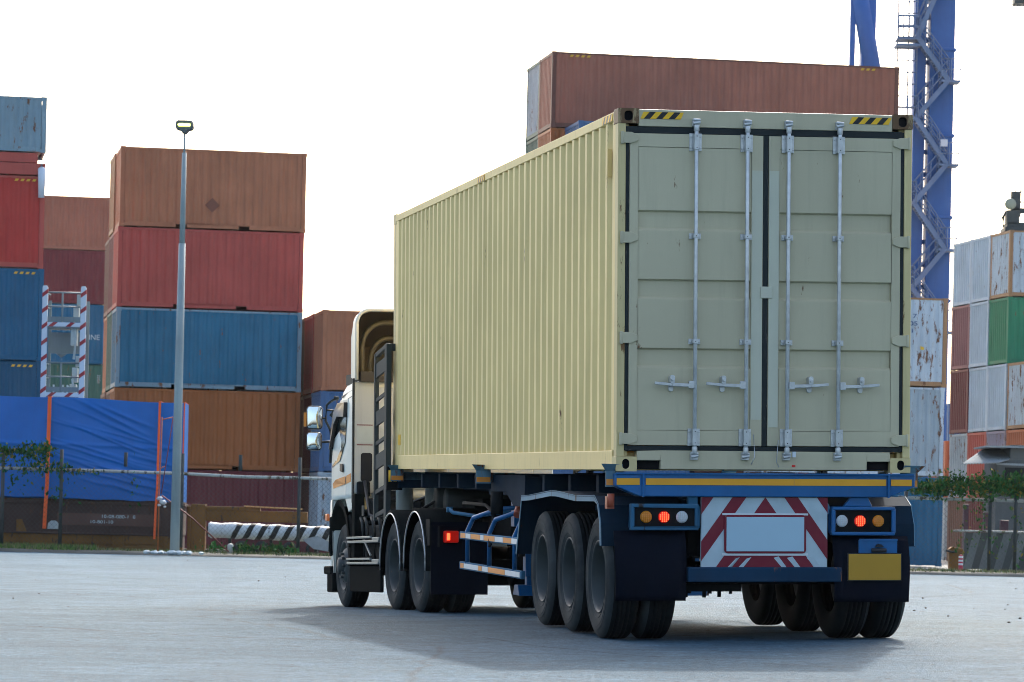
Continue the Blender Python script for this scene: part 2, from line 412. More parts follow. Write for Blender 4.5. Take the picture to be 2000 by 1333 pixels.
def container_meshes(L, H):
    """local: x along length, y depth (0 = face towards the road), z up; plain end at x=0, doors at x=L"""
    k = (round(L, 2), round(H, 2))
    if k in CONT: return CONT[k]
    fr = MB(); p = .16
    for x in (0, L - p):
        for y in (0, W - p): fr.box(x + .012, y + .012, .118, x + p - .012, y + p - .012, H - .118)
    rails = [(p + .02, L - p - .02)]
    if L < 7: c = L / 2; rails = [(p + .02, c - 1.2), (c - .84, c + .84), (c + 1.2, L - p - .02)]
    for y in (0, W):
        a, b = (y + .03, y + .09) if y == 0 else (y - .09, y - .03)
        for r0, r1 in rails: fr.box(r0, a, .03, r1, b, .175)
        if len(rails) > 1: fr.box(rails[0][1], a, .135, rails[2][0], b, .175)
        fr.box(p + .02, a, H - .075, L - p - .02, b, H - .012)
    for x in (0, L):
        a, b = (x + .008, x + .07) if x == 0 else (x - .07, x - .008)
        fr.box(a, p + .02, .03, b, W - p - .02, .16); fr.box(a, p + .02, H - .11, b, W - p - .02, H - .012)
    ca = MB()
    for x in (0, L - .178):
        for y in (0, W - .162):
            for z in (0, H - .118): fr.box(x, y, z, x + .178, y + .162, z + .118)
    s1 = MB(); wall_x(s1, L, H, .022, 1, .176, H - .076, p, L - p)
    s2 = MB(); wall_x(s2, L, H, W - .022, -1, .176, H - .076, p, L - p)
    en = MB(); wall_y(en, .022, 1, .161, H - .111, p - .02, W - p + .02)
    rf = MB(); ps = wave(0, p, L - p, .21, .02, .08, .03); vs = []
    for x, d in ps: vs += [(x, .07, H - .012 - d), (x, W - .07, H - .012 - d)]
    rf.add(vs, [(2 * i, 2 * i + 2, 2 * i + 3, 2 * i + 1) for i in range(len(ps) - 1)])
    rf.box(.1, .08, .14, L - .1, W - .08, .165)
    drs = []
    for y0, y1 in ((p, W / 2 - .01), (W / 2 + .01, W - p)):
        dr = MB(); drs.append(('door', dr)); dr.box(L - .06, y0, .17, L - .02, y1, H - .12)
        for yy in (y0 + .3, y1 - .3): dr.tube([(L - .01, yy, .1), (L - .01, yy, H - .08)], .03, 6)
    CONT[k] = [(n, m.mesh('container_' + n)) for n, m in (('frame', fr), ('side_wall', s1), ('side_wall', s2), ('end_wall', en), ('roof', rf), *drs)]
    return CONT[k]
TH = R(10)
EX = Vector((math.cos(TH), math.sin(TH), 0)); NY = Vector((-math.sin(TH), math.cos(TH), 0))
CC = {  # colour, rust
 'brown': ((0.40, 0.15, 0.07), .0), 'red_brown': ((0.32, 0.115, 0.07), .0), 'rust': ((0.32, 0.10, 0.025), .0), 'red': ((0.42, 0.075, 0.055), .0), 'bright_red': ((0.42, 0.035, 0.025), .0),
 'maroon': ((0.14, 0.02, 0.025), .0), 'dark_brown': ((0.15, 0.06, 0.04), .08), 'blue': ((0.016, 0.14, 0.23), .1), 'navy': ((0.003, 0.07, 0.14), .0),
 'deep_blue': ((0.003, 0.095, 0.19), .0), 'pale_blue': ((0.20, 0.29, 0.33), .3), 'steel_blue': ((0.06, 0.13, 0.25), .1), 'green': ((0.02, 0.20, 0.10), .1),
 'dark_green': ((0.03, 0.10, 0.075), .15), 'white': ((0.42, 0.50, 0.56), .05), 'rusty_white': ((0.46, 0.52, 0.56), .36), 'grey': ((0.32, 0.38, 0.41), .3),
 'orange': ((0.42, 0.12, 0.05), .1), 'wine': ((0.22, 0.075, 0.085), .12), 'violet_grey': ((0.25, 0.22, 0.28), .3), 'tan': ((0.35, 0.19, 0.09), .2)}
def cmat(c): return paint(c + "_container_paint", CC[c][0], rust=CC[c][1], fade=.18, grime=.4)
def container(c, L, H, loc, label, group, name='shipping_container', post=None, rot=TH):
    t = thing(name, label, 'container', loc, (0, 0, rot), group)
    for n, me in container_meshes(L, H):
        o = bpy.data.objects.new(n, me); col.objects.link(o); o.parent = t
        if not me.materials: me.materials.append(None)
        o.material_slots[0].link = 'OBJECT'
        o.material_slots[0].material = cmat(post) if (post and n == 'frame') else cmat(c)
    return t
L20, L40, HS, HC = 6.058, 12.192, 2.591, 2.896
YMARK = flat("yellow_container_marking", (0.7, 0.42, 0.04), .5)
ORD = ['bottom', 'second from bottom', 'third from bottom', 'fourth from bottom', 'fifth from bottom', 'sixth from bottom']
LEV = ['lowest', 'second', 'third', 'fourth', 'fifth', 'sixth']
ROW = ['front', 'second', 'third', 'fourth', 'fifth']
def marks(t, x, z, n=4, w_=.16):
    mb = MB()
    for i in range(n): mb.prism([(x + i * w_ * 1.3, z), (x + i * w_ * 1.3 + w_ * .7, z), (x + i * w_ * 1.3 + w_, z + .07), (x + i * w_ * 1.3 + w_ * .3, z + .07)], 1, -.004, .008)
    mb.build('height_marking', YMARK, t)
def stack(p, cols, L, heights, phrase, group, rows=1, pitch=2.48, only=None, jit=.03, z0=0):
    """p = front left ground corner; cols[row][level] colour or None"""
    out = {}
    for r in range(rows):
        z = z0
        for l, (c, h) in enumerate(zip(cols[r], heights)):
            if c:
                post = None
                if isinstance(c, tuple): c, post = c
                q = p + NY * (pitch * r) + EX * random.uniform(-jit, jit)
                lb = f"{c.replace('_', ' ')} container, {LEV[l]} level up" + (f", {ROW[r]} row" if rows > 1 else "") + f", {phrase}"
                out[r, l] = container(c, L, h, (q.x, q.y, z), lb, group, post=post)
            z += h + .012
    return out
def gp(px, d): # ground point under a column of pixels near the ground
    v = at(px, 1060, d); return Vector((v.x, v.y, 0))
# main stack behind the lamp post
C = stack(gp(217.5, 114.5), [['maroon', 'rust', ('blue', 'pale_blue'), 'red', 'brown'], ['dark_brown', 'dark_brown', 'dark_green', 'maroon', 'tan'], ['maroon', 'dark_brown', 'brown', 'dark_brown', None]],
          L20, [HS] * 5, "five-high stack behind the lamp post", "containers in the stack behind the street lamp", rows=3)
lettering('\u25c6', .5, flat("faded_stencil", (.2, .07, .04), .6), C[0, 4], (3.0, .014, .75), (R(90), 0, 0))
# second stack to its right, mostly behind the cab
D = stack(gp(619, 113.5), [['grey', 'steel_blue', 'brown'], ['maroon', 'maroon', 'red'], ['dark_brown', 'dark_brown', 'dark_brown']],
          L40, [HS] * 3, "stack behind the truck cab", "containers in the stack behind the cab", rows=3)
# far left
pA = gp(72.5, 111) - EX * L20
A = stack(pA, [['navy', 'navy', 'deep_blue', ('bright_red', 'red')]], L20, [HC] * 4, "far left stack", "containers in the stack at the left edge")
for t_ in (A[0, 3], A[0, 2], A[0, 1]): marks(t_, L20 - .95, 2.72, 4, .14)
# folded flat rack above, pale half-height container on top
t = thing('flat_rack', 'folded red flat rack with white bundle at its end, under the pale blue half-height container', 'flat rack', (pA.x, pA.y, 4 * (HC + .012)), (0, 0, TH))
mb = MB(); mb.box(0, 0, .02, L20, W, .38); mb.box(.1, .01, .40, L20 - .25, W, .70); mb.build('deck', cmat('red'), t, .01)
mb = MB(); mb.box(.0, .03, .385, 5.2, .2, .46); mb.build('side_rail', CHASS, t)
mb = MB(); mb.tube([(L20 - .12, -.12, -.7), (L20 - .12, -.14, .2), (L20 - .13, -.1, .35)], [.1, .13, .05], 10); mb.build('white_bundle', flat("white_plastic", (.6, .66, .72), .4), t)
t = container('pale_blue', L20, 1.75, (pA.x + .0, pA.y, 4 * (HC + .012) + .72), 'pale blue rusty half-height container on top of the folded red flat rack', 'containers in the stack at the left edge', 'half_height_container')
# far stack between
pB = gp(203, 172) - EX * L40
B = stack(pB, [['dark_brown', 'dark_green', 'dark_green', 'deep_blue', 'maroon', 'red_brown']], L40, [2.9, 2.9, 2.6, 2.9, 2.6, 2.6], "distant stack beyond the striped tower", "containers in the far stack on the left")
lettering('LINE', .36, WHITE, B[0, 3], (L40 - .78, .008, 1.3), (R(90), 0, 0), 1.0)
lettering('H IN', .85, WHITE, B[0, 2], (L40 - 2.25, .008, 1.25), (R(90), 0, 0), 1.0)
lettering('22G1', .2, WHITE, B[0, 2], (L40 - .45, .008, 1.9), (R(90), R(90), 0), 1.0)
# stack beyond the trailer box
pE = gp(1058.5, 120)
E_ = stack(pE, [['steel_blue', 'maroon', 'dark_brown', 'steel_blue', 'rust', ('red_brown', 'dark_brown')], ['rust', 'steel_blue', 'green', 'dark_green', 'dark_green', ('grey', 'dark_green')]],
           L40, [HC] * 5 + [HS], "six-high stack above the trailer", "containers in the stack above the trailer box", rows=2)
marks(E_[0, 5], .6, 2.42, 4, .15); marks(E_[0, 5], L40 - 1.4, 2.42, 3, .15)
container('steel_blue', L20, HC, (pE.x + EX.x * .45 - NY.x * 0 - NY.x * 2.5, pE.y + EX.y * .45 - NY.y * 2.5, 4 * (HC + .012) + .0), 'blue container peeking over the cream box, below the brown one', 'containers in the stack above the trailer box')
for k in range(4): container('dark_brown', L20, HC, (pE.x + EX.x * .45 - NY.x * 2.5, pE.y + EX.y * .45 - NY.y * 2.5, k * (HC + .012)), f'dark brown container, {LEV[k]} level up, foremost column behind the cream box', 'containers in the stack above the trailer box')
pE2 = gp(990, 150)
stack(pE2, [['dark_brown', 'rust', 'maroon', 'rust', 'brown', 'dark_brown']], L40, [HS] * 6, "farther stack beside the six-high one", "containers in the stack above the trailer box")
# rusty white stack right of the trailer box
pG = gp(1840, 115) - EX * L20
G = stack(pG, [['deep_blue', ('grey', 'rusty_white'), ('rusty_white', 'tan')]], L20, [HC] * 3, "stack beside the trailer doors", "containers in the stack beside the trailer doors")
INK = flat("blue_ink", (.05, .09, .2), .5)
for i, s_ in enumerate(('MSU 7', '834705', '22G1')): lettering(s_, .2, INK, G[0, 2], (L20 - 1.45, .008, 2.28 - i * .24), (R(90), 0, 0), 1.5)
lettering('7308104 4\n22G1', .17, WHITE, G[0, 0], (L20 - 1.9, .008, 1.3), (R(90), R(90), 0), 1.4)
lettering('TCLU 4418', .17, WHITE, G[0, 0], (L20 - 1.35, .008, 1.1), (R(90), R(90), 0), 1.2)
marks(G[0, 0], L20 - 1.9, 2.62, 4, .16); lettering('8', .3, YMARK, G[0, 0], (L20 - 1.3, .006, 2.0), (R(90), 0, 0))
mb = MB(); mb.prism([(5.15, 2.2 - 1.0), (5.27, 1.2), (5.27, 1.28), (5.15, 1.32)], 1, -.004, .01); mb.build('sticker', YMARK, G[0, 2])
# stack at the right edge
pH = gp(1959, 138)
H_ = stack(pH, [['wine', 'violet_grey', 'white', 'green', ('rusty_white', 'tan')], ['maroon', 'red', 'white', 'white', 'white'], ['dark_brown', 'grey', 'maroon', 'wine', 'white']],
           L20, [HS] * 5, "tall stack beyond the shed", "containers in the stack at the right edge", rows=3)
pH0 = pH - NY * 2.5
stack(pH0, [['dark_brown', 'orange', ('rusty_white', 'tan')]], L20, [HS] * 3, "low column above the shed", "containers in the stack at the right edge")
stack(gp(1846, 175) - EX * 0, [['steel_blue', 'grey', 'steel_blue']], L20, [HS, HS, 2.4], "distant stack in the narrow gap", "distant containers on the right")
stack(gp(1842, 150), [['grey', 'orange']], L20, [HS, HS * .95], "low stack in the narrow gap", "distant containers on the right")

# ------------------------------------------------------------------ the cream box on the trailer
T_LOC = (0.8198, 28.2724, 1.3656); T_ROT = (0.01313, -0.01997, 0.18073)
L, H = 12.192, 2.896
box = thing('shipping_container', 'long cream high-cube container with black door seals, carried on the blue trailer', 'container', T_LOC, T_ROT)
def rrect(x0, z0, x1, z1, n=6, r=None):
    cx, cz = (x0 + x1) / 2, (z0 + z1) / 2; r = r if r else min(x1 - x0, z1 - z0) / 2; p = []
    for sx, sz, a0 in ((1, 1, 0), (-1, 1, 90), (-1, -1, 180), (1, -1, 270)):
        for i in range(n):
            a = R(a0 + 90 * i / (n - 1)); p.append((cx + sx * ((x1 - x0) / 2 - r) + r * math.cos(a), cz + sz * ((z1 - z0) / 2 - r) + r * math.sin(a)))
    return p
def holed(mb, x0, z0, x1, z1, hole, y, yb, m=0, mh=1):
    """plate in plane y with a hole (list of points), walls to yb and a dark back"""
    n = len(hole); o = []
    cx, cz = (x0 + x1) / 2, (z0 + z1) / 2
    for hx, hz in hole:
        dx, dz = hx - cx, hz - cz; k = min((x1 - cx) / abs(dx) if abs(dx) > 1e-6 else 9e9, (z1 - cz) / abs(dz) if abs(dz) > 1e-6 else 9e9)
        o.append((cx + dx * k, cz + dz * k))
    # snap nearest outer points to the corners
    for c in ((x0, z0), (x0, z1), (x1, z0), (x1, z1)):
        i = min(range(n), key=lambda j: (o[j][0] - c[0]) ** 2 + (o[j][1] - c[1]) ** 2); o[i] = c
    vs = [(x, y, z) for x, z in o] + [(x, y, z) for x, z in hole] + [(x, yb, z) for x, z in hole]
    mb.add(vs, [(i, (i + 1) % n, n + (i + 1) % n, n + i) for i in range(n)], m)
    mb.add(vs, [(n + i, n + (i + 1) % n, 2 * n + (i + 1) % n, 2 * n + i) for i in range(n)], mh)
    mb.add(vs, [tuple(range(2 * n, 3 * n))], mh)
def casting(x, z, y0, sy, hole):
    mb = MB(); x1, z1 = x + .17, z + .118
    mb.box(x, y0 + .036, z, x1, y0 + .175, z1)
    holed(mb, x, z, x1, z1, hole, y0, y0 + sy * .03)
    mb.add([(a, b, c) for a, c in ((x, z), (x1, z), (x1, z1), (x, z1)) for b in (y0, y0 + .036)], [(0, 1, 3, 2), (2, 3, 5, 4), (4, 5, 7, 6), (6, 7, 1, 0)])
    return mb
for x in (0, W - .17):
    casting(x, H - .118, 0, 1, rrect(x + .052, H - .098, x + .118, H - .022, 6, .026)).build('corner_casting', [RUSTC, BLACK], box, .004)
    cx = x + (.06 if x else .05)
    casting(x, 0, -.002, 1, rrect(cx, .02, cx + .056, .098, 6, .028)).build('corner_casting', [CREAMP, BLACK], box, .004)
    for z in (0, H - .118):
        MB().box(x, L - .175, z, x + .17, L, z + .118).build('corner_casting', CREAMP, box, .004)
fr = MB()   # rear and front posts, rails
fr.box(0.003, .006, .118, .066, .12, H - .118); fr.box(W - .066, .006, .118, W - .003, .12, H - .118)
fr.box(.066, .05, .118, .10, .12, H - .118); fr.box(W - .10, .05, .118, W - .066, .12, H - .118)
for x in (0.004, W - .12): fr.box(x, L - .15, .118, x + .116, L - .004, H - .118)
fr.build('corner_posts', CREAMP, box, .006)
fr = MB()
rs = MB(); rs.box(.17, .004, H - .141, W - .17, .12, H - .006)
rs.box(.365, .004, .018, W - .365, .12, .164)
rs.box(.17, .004, .088, .365, .12, .164); rs.box(W - .365, .004, .088, W - .17, .12, .164)
rs.build('rear_frame', CREAM_SHADED, box, .005)
fr.box(.17, .06, .0185, .365, .118, .088, 1); fr.box(W - .365, .06, .0185, W - .17, .118, .088, 1)
for x0, x1 in ((.002, .05), (W - .05, W - .002)):
    fr.box(x0, .175, .012, x1, L - .175, .166); fr.box(x0, .175, H - .088, x1, L - .175, H - .014)
fr.box(.12, L - .06, .02, W - .12, L - .004, .16); fr.box(.12, L - .06, H - .10, W - .12, L - .004, H - .014)
fr.build('frame_rails', [CREAM, BLACK], box, .005)
for sgn, x in ((1, .006), (-1, W - .006)):
    mb = MB(); ps = wave(0, .12, L - .15, .278, .036, .072, .068); vs = []
    for y, d in ps: vs += [(x + sgn * d, y, .167), (x + sgn * d, y, H - .089)]
    mb.add(vs, [(2 * i, 2 * i + 2, 2 * i + 3, 2 * i + 1) for i in range(len(ps) - 1)])
    if sgn > 0:   # narrow vent, placard and scuffs
        mb.box(-.016, .33, H - .52, .02, .40, H - .30)
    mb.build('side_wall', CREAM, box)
mb = MB(); ps = wave(0, .12, W - .12, .25, .045, .1, .03); vs = []
for x, d in ps: vs += [(x, L - .01 - d, .161), (x, L - .01 - d, H - .101)]
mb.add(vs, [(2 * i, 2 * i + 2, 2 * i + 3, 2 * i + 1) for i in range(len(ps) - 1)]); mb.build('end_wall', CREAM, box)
mb = MB(); ps = wave(0, .12, L - .12, .21, .02, .08, .03); vs = []
for y, d in ps: vs += [(.05, y, H - .016 - d), (W - .05, y, H - .016 - d)]
mb.add(vs, [(2 * i, 2 * i + 2, 2 * i + 3, 2 * i + 1) for i in range(len(ps) - 1)]); mb.box(.06, .13, .10, W - .06, L - .13, .15)
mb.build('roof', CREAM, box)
mb = MB()   # seals around and between the doors
zb, zt = .166, H - .143
mb.box(.068, .012, zb, .094, .045, zt); mb.box(W - .094, .012, zb, W - .068, .045, zt)
mb.box(.094, .012, zt - .052, W - .094, .045, zt); mb.box(.094, .012, zb, W - .094, .045, zb + .040)
mb.box(1.196, .008, zb + .04, 1.240, .045, zt - .052)
mb.build('door_seal', GASKET, box, .004)
def door(x0, x1, px0, px1, bars, hdir, hinge_left):
    z0, z1 = zb + .044, zt - .055
    m = MB()
    # outer frame
    m.box(x0, .002, z0, px0, .05, z1); m.box(px1, .002, z0, x1, .05, z1)
    m.box(px0, .002, z0, px1, .05, .328); m.box(px0, .002, 2.592, px1, .05, z1)
    prof = [(.006, .331)]
    for a, b in ((.84, .98), (1.39, 1.53), (1.94, 2.08)): prof += [(.006, a - .012), (.038, a + .008), (.038, b - .004), (.006, b + .008)]
    prof += [(.006, 2.589)]
    vs = []
    for y, z in prof: vs += [(px0 + .003, y, z), (px1 - .003, y, z)]
    m.add(vs, [(2 * i, 2 * i + 1, 2 * i + 3, 2 * i + 2) for i in range(len(prof) - 1)])
    m.box(px0, .045, .328, px1, .05, 2.592)
    d = m.build('door', CREAM_SHADED, box, .003)
    rx = (px1 + .004, x1 - .004) if hinge_left else (x0 + .004, px0 - .004)
    r_ = MB().box(rx[0], -.001, .42 if hinge_left else .36, rx[1], .003, 2.42); r_.build('repainted_strip', REPAINT, d)
    for bx in bars:
        b = MB(); b.tube([(bx, -.042, .17), (bx, -.042, 2.74)], .017, 12)
        for z, s in ((2.79, 1), (.125, -1)):
            b.tube([(bx, -.042, z - s * .07), (bx, -.042, z - s * .02)], .023, 10)
            b.tube([(bx - .03, -.045, z - .008), (bx + .03, -.045, z + .004)], .014, 8); b.tube([(bx - .026, -.04, z + .024), (bx + .03, -.05, z + .018)], .012, 8)
            b.box(bx - .03, -.03, z - .03, bx + .03, .003, z + .03)
        b.build('locking_bar', GALV, d, .002)
        b = MB()
        for z0_, z1_, w_ in ((2.565, 2.705, .05), (.205, .345, .05), (1.862, 1.906, .048), (1.02, 1.064, .048)):
            b.box(bx - w_, -.012, z0_, bx + w_, .006, z1_)
            b.prism([(bx - .026, -.012), (bx - .02, -.062), (bx + .02, -.062), (bx + .026, -.012)], 2, z0_ + .006, z1_ - .006)
            for sx in (-1, 1):
                for zz in ((z0_ + .025, z1_ - .025) if z1_ - z0_ > .1 else ((z0_ + z1_) / 2,)):
                    b.tube([(bx + sx * .037, -.02, zz), (bx + sx * .037, -.011, zz)], .009, 8)
                    b.tube([(bx + sx * .0, -.064, zz), (bx, -.058, zz)], .005, 6, 1)
        b.build('bar_bracket', [GALV, BLACK], d, .003)
        b = MB(); e = bx + hdir * .335; hx = bx + hdir * .19
        b.box(min(bx + hdir * .01, bx + hdir * .055), -.07, .665, max(bx + hdir * .01, bx + hdir * .055), -.045, .725)
        b.beam((bx + hdir * .05, -.06, .69), (hx, -.062, .694), .022, .026); b.beam((hx, -.062, .694), (e, -.066, .706), .02, .022)
        b.build('handle', GALV, d, .003)
        b = MB(); b.prism(rrect(hx - .021, .64, hx + .021, .672 + .02, 5, .02), 1, -.012, .007); b.prism(rrect(hx - .019, .70, hx + .019, .77, 5, .018), 1, -.075, .007)
        b.tube([(hx, -.09, .735), (hx, -.07, .735)], .013, 8)
        b.build('handle_retainer', GALV, d, .002)
    for z in (2.661, 1.866, 1.066, .261):
        b = MB(); s = 1 if hinge_left else -1; x_ = .022 if hinge_left else W - .022
        b.prism([(x_, z - .042), (x_ + s * .085, z - .045), (x_ + s * .145, z - .02), (x_ + s * .145, z + .022), (x_ + s * .085, z + .045), (x_, z + .045)], 1, -.016, .006)
        b.tube([(x_ + s * .012, -.012, z - .05), (x_ + s * .012, -.012, z + .05)], .013, 8)
        b.build('hinge', CREAM_SHADED, d, .004)
    return d
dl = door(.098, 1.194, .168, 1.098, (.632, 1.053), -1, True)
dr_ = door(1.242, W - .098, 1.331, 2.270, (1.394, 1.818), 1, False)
MB().box(1.175, -.014, 1.395, 1.275, .001, 1.49).build('latch_plate', REPAINT, dr_, .006)
MB().tube([(1.12, -.03, .30), (1.13, -.035, .12), (1.10, -.035, .06)], .004, 6).tube([(1.325, -.03, .26), (1.31, -.035, .08), (1.33, -.035, .04)], .004, 6).build('seal_wire', GALV, dr_)
MB().box(1.435, -.07, .12, 1.462, -.05, .165).build('seal_tag', WTAPE, dr_)
MB().box(1.430, -.07, .04, 1.458, -.06, .058).build('seal_tag', flat("red_seal", (.6, .03, .02), .4), dr_)
def hazard(name, org, ux, length, h, n, mats, parent, th=.002, lean=.05):
    """striped tape: org corner, ux direction along; z up; slanted bars"""
    nrm = Vector(ux).cross(Vector((0, 0, 1))); m = MB(); o = Vector(org); ux = Vector(ux)
    for i in range(n):
        a0, a1 = length * i / n, length * (i + 1) / n
        def cl(t): return max(0, min(length, t))
        q = [o + ux * cl(a0 - lean / 2), o + ux * cl(a1 - lean / 2), o + ux * cl(a1 + lean / 2) + Vector((0, 0, h)), o + ux * cl(a0 + lean / 2) + Vector((0, 0, h))]
        m.add([p for p in q] + [p - nrm * th * -1 for p in q], [(0, 1, 2, 3), (4, 7, 6, 5), (0, 4, 5, 1), (1, 5, 6, 2), (2, 6, 7, 3), (3, 7, 4, 0)], i % 2)
    return m.build(name, mats, parent, weld=False)
TB = flat("black_tape", (.015, .017, .02), .45)
hazard('hazard_tape', (.182, .0015, 2.815), (1, 0, 0), .355, .055, 7, [YEL, TB], box)
hazard('hazard_tape', (1.905, .0015, 2.812), (1, 0, 0), .355, .055, 7, [YEL, TB], box)
hazard('hazard_tape', (-.001, .62, H - .082), (0, -1, 0), .42, .055, 7, [YEL, TB], box)
hazard('hazard_tape', (-.001, 6.6, H - .082), (0, -1, 0), .42, .055, 7, [YEL, TB], box)
MB().box(-.004, 11.62, .28, .008, 11.76, .40).build('placard', YEL, box)

# ------------------------------------------------------------------ wheels
def wheel_meshes(kind):
    t = MB(); pr = [(.03, .288), (.012, .315), (.002, .36), (0, .41), (.006, .455), (.016, .478), (.028, .492), (.044, .503), (.07, .505)]
    for gx in (.078, .115, .152, .186): pr += [(gx, .505), (gx + .001, .491), (gx + .009, .491), (gx + .010, .505)]
    pr += [(.226, .503), (.242, .492), (.254, .478), (.264, .455), (.27, .41), (.268, .36), (.258, .315), (.24, .288)]
    t.lathe(pr[:8], (0, 0, 0), 0, 56); t.lathe(pr[7:], (0, 0, 0), 0, 56, 1)
    for rr in (.335, .352, .40, .432): t.lathe([(.008 if rr < .36 else .001, rr - .003), (-.003 + (.006 if rr < .36 else 0), rr), (.008 if rr < .36 else .001, rr + .003)], (0, 0, 0), 0, 56)
    r = MB()
    if kind == 'dual':
        r.lathe([(.034, .30), (.016, .297), (.014, .289), (.024, .280), (.05, .275), (.075, .262), (.13, .258), (.158, .25), (.165, .21), (.168, .16), (.155, .12), (.12, .105), (.10, .095), (.095, .08), (.094, 0.0001)], (0, 0, 0), 0, 48)
        for k in range(10):
            a = 2 * math.pi * k / 10; r.tube([(.168, .185 * math.cos(a), .185 * math.sin(a)), (.135, .185 * math.cos(a), .185 * math.sin(a))], .014, 6)
    else:
        r.lathe([(.034, .30), (.014, .297), (.012, .289), (.03, .275), (.07, .262), (.085, .24), (.05, .215), (.02, .19), (.004, .165), (0, .13), (-.004, .10), (-.05, .09), (-.062, .07), (-.065, 0.0001)], (0, 0, 0), 0, 48)
        for k in range(10):
            a = 2 * math.pi * k / 10; r.tube([(.004, .145 * math.cos(a), .145 * math.sin(a)), (-.035, .145 * math.cos(a), .145 * math.sin(a))], .017, 6)
        for k in range(8):
            a = 2 * math.pi * (k + .5) / 8; c = Vector((.043, .228 * math.cos(a), .228 * math.sin(a)))
            r.tube([c, c + Vector((-.006, 0, 0))], .02, 10, 1)
    a = t.mesh('tyre'); b = r.mesh('rim'); a.materials.append(TYRE); a.materials.append(TREAD); b.materials.append(RIM); b.materials.append(BLACK)
    return a, b
WM = {k: wheel_meshes(k) for k in ('dual', 'steer')}
def wheel(parent, x, y, z, side, kind='dual', s=1.0):
    e = bpy.data.objects.new('wheel', None); col.objects.link(e); e.parent = parent; e.location = (x, y, z); e.scale = (1, s, s)
    e.rotation_euler = (random.uniform(0, 6), 0, 0 if side < 0 else math.pi)
    for n, me in zip(('tyre', 'rim'), WM[kind]):
        o = bpy.data.objects.new(n, me); col.objects.link(o); o.parent = e
    return e

# ------------------------------------------------------------------ trailer
TR = thing('semi_trailer', 'blue three-axle container trailer with red and white chevron board and lit tail lamps', 'trailer', T_LOC, T_ROT)
AX = (.60, 1.82, 3.04)
for y in AX:
    for x, s in ((-.03, -1), (.27, -1), (W + .03, 1), (W - .27, 1)): wheel(TR, x, y, -.860, s)
    MB().tube([(.3, y, -.86), (W - .3, y, -.86)], .065, 12).box(.62, y - .06, -.82, .78, y + .06, -.70).box(W - .78, y - .06, -.82, W - .62, y + .06, -.70).build('axle', CHASS, TR)
for x in (.70, W - .70):
    m = MB()
    for y0 in AX:
        for k in range(4): m.box(x - .04, y0 - .45 + .06 * k, -.70 + .018 * k, x + .04, y0 + .45 - .06 * k, -.684 + .018 * k)
    for y in (.32, 1.21, 2.43, 3.65): m.prism([(y - .16, -.40), (y + .16, -.40), (y + .06, -.70), (y - .06, -.70)], 0, x - .06, x + .06)
    m.build('suspension', CHASS, TR)
for x in (.72, W - .72):
    m = MB(); m.box(x - .07, .15, -.12, x + .07, 8.2, -.10); m.box(x - .01, .15, -.42, x + .01, 8.2, -.12); m.box(x - .07, .15, -.44, x + .07, 8.2, -.42)
    m.prism([(8.2, -.10), (12.0, -.06), (12.0, -.20), (8.7, -.24), (8.2, -.42)], 0, x - .012, x + .012); m.box(x - .07, 8.2, -.215, x + .07, 12.0, -.195)
    m.build('main_beam', SHADED_BLUE, TR)
m = MB()
for y in (1.3, 2.5, 3.7, 4.9, 6.2, 7.3, 8.4, 9.6, 10.8): m.box(.12, y - .05, -.18, W - .12, y + .05, -.035)
m.box(.02, 11.85, -.2, W - .02, 12.1, -.03)
m.build('cross_members', SHADED_BLUE, TR)
m = MB(); m.box(.34, 7.6, -.19, .36, 12.0, -.02); m.box(.30, 4.2, -.24, .32, 7.55, -.03); m.box(W - .36, 4.2, -.22, W - .34, 12.0, -.02)
r_ = m.build('side_rail', SHADED_BLUE, TR)
for y0, y1 in ((8.2, 9.7), (7.2, 7.9), (10.1, 10.9)): MB().box(.333, y0, -.13, .341, y1, -.075).build('amber_tape', YTAPE, r_)
# rear bolster
m = MB(); m.prism([(-.015, -.115), (-.015, -.018), (W + .03, -.018), (W + .03, -.115), (2.25, -.20), (.19, -.20)], 1, -.035, .16)
bo = m.build('rear_bolster', BLUE, TR, .008)
MB().box(-.01, -.05, -.025, W + .02, -.034, -.010).box(.205, -.055, -.205, .222, -.034, -.02).box(2.235, -.055, -.205, 2.252, -.034, -.02).build('bolster_edge', BLUE, bo, .003)
for x0, x1 in ((-.002, .185), (.235, 1.455), (1.458, 2.225), (2.265, 2.44)): MB().box(x0, -.040, -.108, x1, -.0365, -.055).build('amber_tape', YTAPE, bo)
# corner lock brackets along the left and right sides
for y in (.14, 6.25, 11.9):
    for s, x in ((-1, -.03), (1, W + .03)):
        m = MB(); xa, xb = sorted((x - s * .10, x + s * .045))
        m.box(xa, y - .10, -.125, xb, y - .085, .0); m.box(x - .008, y - .085, -.115, x + .008, y + .09, .0)
        m.add([(xa, y - .10, .0), (xb, y - .10, .0), (xb - (.015 if s < 0 else -.05), y - .14, .055), (xa + (-.05 if s < 0 else .015), y - .16, .06)] , [(0, 1, 2, 3)])
        m.box(min(x, x - s * .35), y - .05, -.11, max(x, x - s * .35), y + .05, -.02)
        k = m.build('twist_lock_bracket', paint("worn_pale_blue", (.10, .20, .26), rust=.3, fade=.4, rough=.7), TR)
        MB().box(xa + .005, y - .104, -.112, xb - .005, y - .1005, -.062).build('reflector', ORANGE, k)
